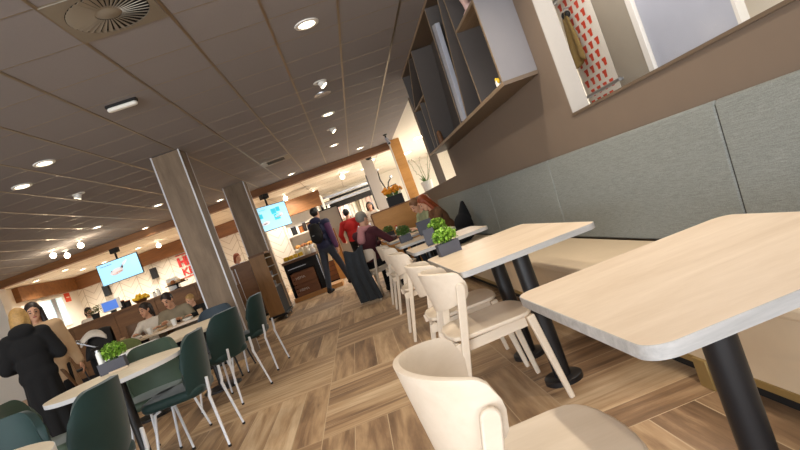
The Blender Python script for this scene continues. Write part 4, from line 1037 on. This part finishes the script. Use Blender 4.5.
def person(label, loc, face_dir, sit=None, s=1.0, lean=0.0, side=0.0, head=(0, 0), hands=None, feet=None, top=('redcloth', 'jacket'), legs='denim', shoes='matteblack',
           hair=('hair_dark', 'short'), coat=None, sleeves=None, scarf=None, elbow=None, voxel=.0105, female=False, skinvis=True, trim=None, lower=True):
    t = thing('person', label, 'person', (*loc, 0), math.atan2(-face_dir[0], face_dir[1]))
    ax = V((math.sin(side), math.sin(lean)*math.cos(side), math.cos(lean)*math.cos(side))).normalized()
    xr_ = V((1, 0, 0)); xr_ = (xr_-ax*xr_.dot(ax)).normalized(); fw = ax.cross(xr_)
    if fw.y < 0: fw = -fw
    hz = .93*s if sit is None else sit+.095*s
    P = V((0, 0, hz)); ch = P+ax*.30*s; nb = P+ax*.515*s
    sw = (.165 if female else .185)*s; hw = .085*s
    sh = {q: P+ax*.455*s+xr_*q*sw for q in (-1, 1)}
    hp = {q: P+xr_*q*hw-V((0, 0, .03*s)) for q in (-1, 1)}
    feet = feet or {}
    ft = {q: V(feet.get(q, (q*.10*s, .42*s if sit is not None else 0, 0)))+V((0, 0, .085*s)) for q in (-1, 1)}
    kn = {}
    for q in (-1, 1): kn[q], ft[q] = ik(hp[q], ft[q], .435*s, .425*s, (q*.1, 1, .25))
    hands = hands or {}
    wr, eb = {}, {}
    for q in (-1, 1):
        tgt = V(hands.get(q, (q*.24*s, .06*s, hz-.08*s))); eb[q], wr[q] = ik(sh[q], tgt, .285*s, .25*s, elbow or (q*.5, -1, -.3))
    yaw, pit = head
    hrot = Matrix.Rotation(yaw, 3, 'Z') @ Matrix.Rotation(pit, 3, 'X')
    hb = nb+ax*.045*s; hd = hrot @ V((0, 0, 1))
    hc = hb+hd*.125*s+(hrot @ V((0, .018*s, 0)))
    H = lambda x, y, z: hc+hrot @ (V((x, y, z))*s)
    R3 = Matrix((xr_, fw, ax)).transposed()
    # one continuous body
    b = Blob()
    b.ball(P, (.155*s, .11*s, .12*s), R3).ball(P+ax*.15*s, (.135*s, .10*s, .16*s), R3).ball(ch+ax*.04*s, (.16*s, .11*s, .17*s), R3)
    b.cap(sh[-1], sh[1], .06*s).cap(nb-ax*.05*s, hb+hd*.06*s, .06*s, .05*s)
    for q in (-1, 1):
        b.cap(hp[q], kn[q], .085*s, .055*s).cap(kn[q], ft[q], .054*s, .036*s)
        heel = ft[q]+V((0, -.03*s, -.045*s)); b.cap(heel, ft[q]+V((q*.015*s, .13*s, -.055*s)), .036*s, .028*s)
        b.cap(sh[q], eb[q], .05*s, .04*s).cap(eb[q], wr[q], .039*s, .026*s)
        d = (wr[q]-eb[q]).normalized(); nn = V((0, 0, -1)) if abs(d.z) < .7 else V((-q, 0, 0))
        if abs(d.z) < .85 and wr[q].z < .95: d = V((d.x, d.y, max(d.z, -.12)))
        hand(b, wr[q], d, nn, (-q, .1, 0) if abs(d.z) < .7 else (0, 1, 0), .55, s)
    b.ball(H(0, -.008, .025), (.077*s, .094*s, .092*s), hrot).ball(H(0, .022, -.045), (.056*s, .066*s, .066*s), hrot).cap(H(0, .060, -.085), H(0, .045, -.06), .030*s, .035*s)
    b.cap(H(0, .082, .018), H(0, .103, -.022), .010*s, .014*s, n=8)
    for q in (-1, 1): b.ball(H(q*.078, -.012, -.005), (.012*s, .02*s, .03*s), hrot); b.ball(H(q*.03, .068, .026), (.022*s, .016*s, .01*s), hrot)
    b.build('body', M['skin'], t, voxel*.85)
    for q in (-1, 1): MB().ball(H(q*.031, .082, .006), (.012*s, .007*s, .007*s), 10, 8, hrot.to_euler()).build('eye', M['eye'], t)
    MB().ball(H(0, .089, -.05), (.023*s, .008*s, .008*s), 12, 8, hrot.to_euler()).build('mouth', M['lip'], t)
    for q in (-1, 1): MB().tube([H(q*.016, .087, .03), H(q*.034, .084, .036), H(q*.05, .072, .03)], .0045*s, 6).build('eyebrow', M[hair[0]], t)
    # hair
    h = Blob(); style = hair[1]
    h.ball(H(0, -.022, .036), (.087*s, .102*s, .097*s), hrot)
    if style != 'short':
        h.ball(H(0, -.06, -.03), (.085*s, .06*s, .1*s), hrot)
    if style == 'long':
        for q in (-1, 1): h.cap(H(q*.074, -.01, .02), H(q*.088, .0, -.2), .03*s, .036*s).cap(H(q*.088, 0, -.2), H(q*.1, .01, -.30), .036*s, .018*s)
        h.cap(H(0, -.07, 0), H(0, -.085, -.26), .075*s, .06*s, ((1, 0, 0), .55))
    if style == 'fall':
        h.cap(H(.03, -.04, .03), H(.10, -.02, -.16), .075*s, .07*s).cap(H(.10, -.02, -.16), H(.17, .0, -.32), .07*s, .035*s).cap(H(-.06, .03, .02), H(-.075, .05, -.18), .03*s, .03*s)
    if style == 'tail': h.ball(H(0, -.125, .03), (.04*s, .045*s, .05*s)).cap(H(0, -.135, .03), H(.0, -.14, -.16), .035*s, .018*s)
    if style == 'bob':
        for q in (-1, 1): h.cap(H(q*.07, -.02, .02), H(q*.08, -.02, -.1), .034*s, .03*s)
        h.cap(H(0, -.06, 0), H(0, -.07, -.11), .078*s, .07*s, ((1, 0, 0), .6))
    h.build('hair', M[hair[0]], t, .009)
    if style == 'cap' or trim == 'cap':
        c = Blob(); c.ball(H(0, -.012, .062), (.092*s, .106*s, .072*s), hrot).ball(H(0, .10, .048), (.062*s, .055*s, .012*s), hrot); c.build('cap', M['matteblack'], t, .01)
    # upper garment
    m, kind = top; u = Blob(); k = {'jacket': .028, 'shirt': .014, 'coat': .042 if trim else .035}[kind]*s
    u.ball(P+ax*.02*s, (.155*s+k, .11*s+k, .11*s+k), R3).ball(P+ax*.15*s, (.14*s+k, .105*s+k, .16*s+k*.6), R3).ball(ch+ax*.04*s, (.162*s+k, .112*s+k, .165*s+k*.4), R3)
    u.cap(sh[-1], sh[1], .06*s+k*.8)
    u.cap(nb-ax*.07*s, nb-ax*.015*s, .075*s+k*.4, .062*s+k*.3)
    if female and kind != 'coat': u.ball(ch+ax*.0+fw*.07*s, (.13*s, .06*s, .07*s), R3)
    if kind == 'coat' and sit is None:
        for q in range(8):
            a = q*PI/4; o = V((math.cos(a)*.10*s, math.sin(a)*.075*s, 0))
            u.cap(P+o*.8+V((0, 0, .05)), V((o.x*1.75, o.y*1.8, coat)), .085*s, .06*s)
        u.cap(P, V((0, 0, coat+.02)), .15*s, .16*s)
    if trim == 'hood': u.ball(nb-fw*.09*s+ax*.02*s, (.13*s, .07*s, .08*s), R3)
    sl = sleeves if sleeves else 1.0
    us = Blob() if isinstance(sleeves, str) else u
    for q in (-1, 1):
        us.cap(sh[q], eb[q], .052*s+k*.9, .044*s+k*.8)
        if sleeves != .5: us.cap(eb[q], wr[q]-(wr[q]-eb[q]).normalized()*.015*s, .044*s+k*.8, .034*s+k*.6)
    u.build({'jacket': 'jacket', 'shirt': 'shirt', 'coat': 'coat'}[kind], M[m], t, voxel*1.15)
    if isinstance(sleeves, str): us.build('jacket_sleeves', M[sleeves], t, voxel*1.1)
    if scarf:
        c = Blob()
        for q in range(10):
            a = q*2*PI/10; a2 = (q+1)*2*PI/10; f = lambda a: nb+ax*.01*s+xr_*math.cos(a)*.085*s+fw*math.sin(a)*.085*s+ax*.012*math.sin(3*a)
            c.cap(f(a), f(a2), .04*s)
        c.cap(nb-fw*.08*s, nb-fw*.13*s-ax*.16*s, .055*s, .07*s); c.build('scarf', M[scarf], t, .012)
    # trousers and shoes
    if lower:
        l = Blob(); l.ball(P-ax*.03*s, (.168*s, .122*s, .115*s), R3)
        for q in (-1, 1): l.cap(hp[q], kn[q], .096*s, .066*s).cap(kn[q], ft[q]+V((0, 0, .0)), .066*s, .052*s)
        l.build('trousers', M[legs], t, voxel*1.15)
        for q in (-1, 1):
            c = Blob(); z = ft[q].z-.085*s
            c.cap(ft[q]+V((0, -.035*s, -.04*s)), ft[q]+V((q*.015*s, .14*s, -.05*s)), .044*s, .034*s).cap(ft[q]+V((0, -.01, .01)), ft[q]+V((0, -.01, -.03)), .044*s); c.build('shoe', M[shoes], t, .01)
    return t, dict(P=P, ax=ax, nb=nb, fw=fw, xr=xr_, sh=sh, wr=wr, s=s, H=H)

# person with the backpack walking away
p, j = person('walking person in navy and purple jacket with a black backpack, seen from behind', (-.72, 12.42), (.5, .87), s=1.09, lean=.05, side=.03, hands={1: (.27, .02, .86), -1: (-.25, .2, .9)},
              feet={-1: (-.09, -.30, .0), 1: (.09, .36, .0)}, top=('navy', 'jacket'), sleeves='purple', legs='denim', hair=('hair_black', 'short'), trim='hood')
b = Blob(); c = j['P']+j['ax']*.30-j['fw']*.2
b.ball(c, (.16, .085, .22)).ball(c-V((0, .02, .08)), (.15, .1, .14)).ball(c+V((0, .02, .12)), (.13, .08, .12))
bp = b.build('backpack', M['matteblack'], None, .012); bp.location = p.location; bp.rotation_euler = p.rotation_euler
tag(bp, 'black backpack worn by the walking person in the navy jacket', 'backpack')
g = MB()
for q in (-1, 1): g.tube([V((q*.10, -.12, c.z+.16)), V((q*.12, -.03, c.z+.27)), V((q*.12, .12, c.z+.2)), V((q*.13, .165, c.z+.02)), V((q*.14, .06, c.z-.14)), V((q*.12, -.12, c.z-.18))], .018, 8)
g.build('strap', M['black'], bp)
MB().box((0, c.y-.115, c.z-.02), (.05, .006, .02)).build('pack_tag', M['steel'], bp)

person('seated grey-haired person in maroon jumper and pink scarf, arm resting on the table', (.10, 8.66), (.62, .78), sit=.465, s=1.0, lean=.16, head=(-.15, -.15), hands={1: (.26, .44, .79), -1: (-.05, .42, .79)},
       feet={1: (.14, .42, 0), -1: (-.13, .36, 0)}, top=('maroon', 'shirt'), legs='coatblack', hair=('hair_grey', 'short'), scarf='pinkscarf')
person('standing person in a red jacket at the far counter, seen from behind', (-.04, 13.9), (.2, 1), s=.97, hands={1: (.30, .1, .98), -1: (-.30, .06, .92)}, top=('redcloth', 'jacket'), legs='coatblack', hair=('hair_black', 'short'))
person('standing server in pale clothes at the shop entrance, left of the partition', (.62, 15.0), (-.5, -.8), s=.98, female=True, head=(.4, -.1), hands={1: (.2, .25, 1.05), -1: (-.2, .25, 1.05)}, top=('whitecloth', 'shirt'), legs='coatblack', hair=('hair_dark', 'bob'))
person('auburn-haired person leaning over the table from the bench', (1.40, 8.25), (-1, -.12), sit=.46, s=.96, lean=.40, female=True, head=(.1, -.55), hands={1: (.15, .46, .79), -1: (-.12, .48, .79)}, feet={1: (.1, .38, 0), -1: (-.1, .34, 0)},
       top=('browncloth', 'shirt'), legs='coatblack', hair=('hair_red', 'long'))
person('brown-haired person beyond the auburn-haired one, head bowed over the table', (1.36, 9.25), (-1, -.35), sit=.46, s=.97, lean=.42, head=(.2, -.5), hands={1: (.14, .45, .79), -1: (-.14, .48, .79)}, feet={1: (.1, .36, 0), -1: (-.1, .36, 0)},
       top=('greencloth', 'shirt'), legs='denim', hair=('hair_brown', 'short'))
# family of three
bn = thing('bench_seat', 'dark bench behind the family table against the kitchen counter', 'bench', (-2.85, 8.62, 0), .1)
part('seat', 'matteblack', bn, (-.9, -.22, .40), (.9, .25, .45), .01); part('backrest', 'counter', bn, (-.9, .2505, .05), (.9, .29, .95), .008)
for x in (-.8, .8): part('leg', 'black', bn, (x-.03, -.18, 0), (x+.03, .2, .3995))
person('dark-haired person in white top at the left of the family table', (-3.24, 8.50), (.05, -1), sit=.43, s=.86, female=True, lean=.26, head=(-.55, -.1), hands={1: (.18, .40, .79), -1: (-.2, .42, .79)}, feet={1: (.1, .3, 0), -1: (-.1, .3, 0)},
       top=('whitecloth', 'shirt'), legs='coatblack', hair=('hair_dark', 'tail'))
person('short-haired person in grey jumper in the middle of the family table', (-2.86, 8.54), (0, -1), sit=.43, s=.93, lean=.42, head=(-.25, -.35), hands={1: (.12, .44, .79), -1: (-.16, .46, .79)}, feet={1: (.12, .3, 0), -1: (-.12, .3, 0)},
       top=('greycloth', 'jacket'), legs='denim', hair=('hair_dark', 'short'))
person('blond child in dark top at the right of the family table', (-2.58, 8.46), (-.3, -1), sit=.45, s=.70, lean=.10, head=(-.3, -.2), hands={1: (.12, .32, .79), -1: (-.12, .34, .79)}, feet={1: (.08, .3, .1), -1: (-.08, .3, .1)},
       top=('coatblack', 'jacket'), legs='denim', hair=('hair_blond', 'short'))
t = thing('bag', 'olive canvas bag behind the slate-blue chair, right of the blond child', 'bag', (-2.12, 8.3, .452))
b = Blob(); b.ball((0, 0, .17), (.16, .1, .17)).ball((0, 0, .06), (.17, .11, .07)); b.build('bag_body', M['khaki'], t, .012); MB().tube([(-.1, 0, .3), (-.06, 0, .42), (.06, 0, .42), (.1, 0, .3)], .012).build('strap', M['khaki'], t)
# kitchen staff
person('dark-haired person in white top behind the kitchen counter beside the small monitor', (-6.82, 14.25), (.7, -.6), s=.93, female=True, head=(.0, -.3), hands={1: (.15, .3, 1.05), -1: (-.15, .3, 1.05)}, top=('whitecloth', 'shirt'), legs='coatblack', hair=('hair_dark', 'tail'))
person('auburn-haired person working behind the slatted cabinet left of the farther pillar', (-2.95, 13.95), (.6, -.8), s=.92, female=True, head=(.1, -.35), hands={1: (.15, .3, 1.0), -1: (-.15, .3, 1.0)}, top=('bluegrey', 'shirt'), legs='coatblack', hair=('hair_red', 'bob'))
# two standing people on the left
person('standing blond person in a long black coat, seen from behind, at the left edge', (-3.45, 5.85), (-.35, .94), s=.90, female=True, lean=.04, head=(-.2, -.2), hands={1: (.15, .26, 1.0), -1: (-.17, .24, .98)}, top=('coatblack', 'coat'), coat=.2, legs='coatblack', hair=('hair_blond', 'bob'), trim='hood', voxel=.0115)
person('standing dark-haired person in a long beige coat facing the one in black', (-3.68, 6.55), (.25, -1), s=.93, female=True, head=(.25, -.12), hands={1: (.22, .1, .80), -1: (-.27, .05, .80)}, top=('beigecoat', 'coat'), coat=.5, legs='coatblack', hair=('hair_dark', 'long'), voxel=.0115)
# coats left on seats
def drape(u, v):
    x = (u-.5)*(.36+.07*v); z = .84-.80*v
    return V((-.30-.05*math.sin(v*2.6)-.018*math.sin(u*17)*(.3+v), x+.02*math.sin(v*5), z+.03*math.cos(u*PI*2)*(1-v)))
o = MB().grid(drape, 40, 30).build('coat', M['coatgrey'], solid=.03, loc=(.06, 8.62, 0), rot=(0, 0, .95)); tag(o, 'charcoal coat hanging over the chair back down to the floor, behind the person in maroon', 'coat')
b = Blob(); b.ball((0, 0, .10), (.17, .2, .11)).ball((.06, .03, .2), (.13, .16, .18)).cap((.1, .05, .3), (.15, .09, .5), .1, .03).cap((0, -.1, .06), (-.1, -.2, .05), .06, .05)
o = b.build('coat', M['coatblack'], None, .014); o.location = (1.36, 7.4, .457); tag(o, 'black coat heaped on the bench beside the auburn-haired person', 'coat')
# ------------------------------------------------------------------ light and camera
for x, y, e in ((.24, 4.93, 50), (.24, 6.86, 50), (.25, 8.76, 50), (.25, 10.05, 50), (.23, 11.91, 50), (.84, 13.74, 40), (-.98, 13.97, 40), (-2.85, 14.07, 40),
                (-2.89, 6.32, 30), (-3.49, 6.91, 30), (-3.5, 8.28, 40), (-3.53, 11.59, 40), (-4.81, 11.63, 40), (-4.84, 14.28, 40), (-6.9, 10.9, 30),
                (-2.9, 4.5, 55), (-1.2, 2.4, 18), (.24, 3.0, 30), (.24, 1.1, 12), (.95, 3.3, 75), (.95, 1.5, 48)):  # first two: unseen spots added to brighten the round tables
    addlight('SPOT', (x, y, CZ-.03), e*1.25, (1, .88, .71), size=.05)
for x, y in ((-6.2, 12.6), (-5.5, 12.36)): addlight('POINT', (x, y, CZ-.3), 15)
for x, y in ((-9, 17.6), (-6.6, 17.6), (-6.6, 19.2), (-4, 17.5), (-1.7, 17.4), (.3, 17), (.3, 20), (1.2, 19), (-1.2, 20.5), (3, 20.5), (-8.5, 19)):
    addlight('SPOT', (x, y, CZ-.05), 250, (1, .95, .87), size=.1, spot=150)
addlight('AREA', (3.9, 16, CZ-.05), 650, (1, .97, .92), 2.2, sy=5)
addlight('AREA', (4.2, 4.2, CZ-.05), 80, (1, .96, .92), 2.2, sy=4)
addlight('AREA', (2.25, 3.6, CZ-.05), 40, (1, .96, .92), .7, sy=3)
# daylight through the windows behind the camera
addlight('AREA', (-5.4, -3.9, 1.55), 520, (.90, .95, 1), 5.8, sy=2.0, aim=(-5.4, 5, 1.2))
addlight('AREA', (.6, -3.9, 1.55), 310, (.90, .95, 1), 5.6, sy=2.0, aim=(.6, 5, 1.2))
w = bpy.data.worlds.new('sky'); S.world = w; w.use_nodes = True
w.node_tree.nodes['Background'].inputs[0].default_value = (.75, .85, 1, 1); w.node_tree.nodes['Background'].inputs[1].default_value = .6

cam = bpy.data.cameras.new('camera'); co = bpy.data.objects.new('camera', cam); COL.objects.link(co); S.camera = co
F, ROLL, VPX, VPY = 555.0, math.radians(20.4), 354.0, 230.0
cam.sensor_fit = 'HORIZONTAL'; cam.sensor_width = 36; cam.lens = 36*F/800; cam.clip_start = .02; cam.clip_end = 100
yv = V((VPX-400, VPY-225, F)).normalized()                        # the room's long direction, seen by the camera
up = V((-math.sin(ROLL), -math.cos(ROLL), 0)); up = (up-yv*up.dot(yv)).normalized()
xr = yv.cross(up)
if xr.x < 0: xr = -xr
# rows: camera axes (right, up, back) written in room axes
right = V((xr.x, yv.x, up.x)); down = V((xr.y, yv.y, up.y)); fwd = V((xr.z, yv.z, up.z))
R = Matrix((right, -down, -fwd)).transposed()
co.matrix_world = Matrix.Translation((0, 0, 1.12)) @ R.to_4x4()
S.view_settings.view_transform = 'Standard'; S.view_settings.look = 'None'; S.view_settings.gamma = 1; S.view_settings.exposure = 0
S.view_settings.use_curve_mapping = False
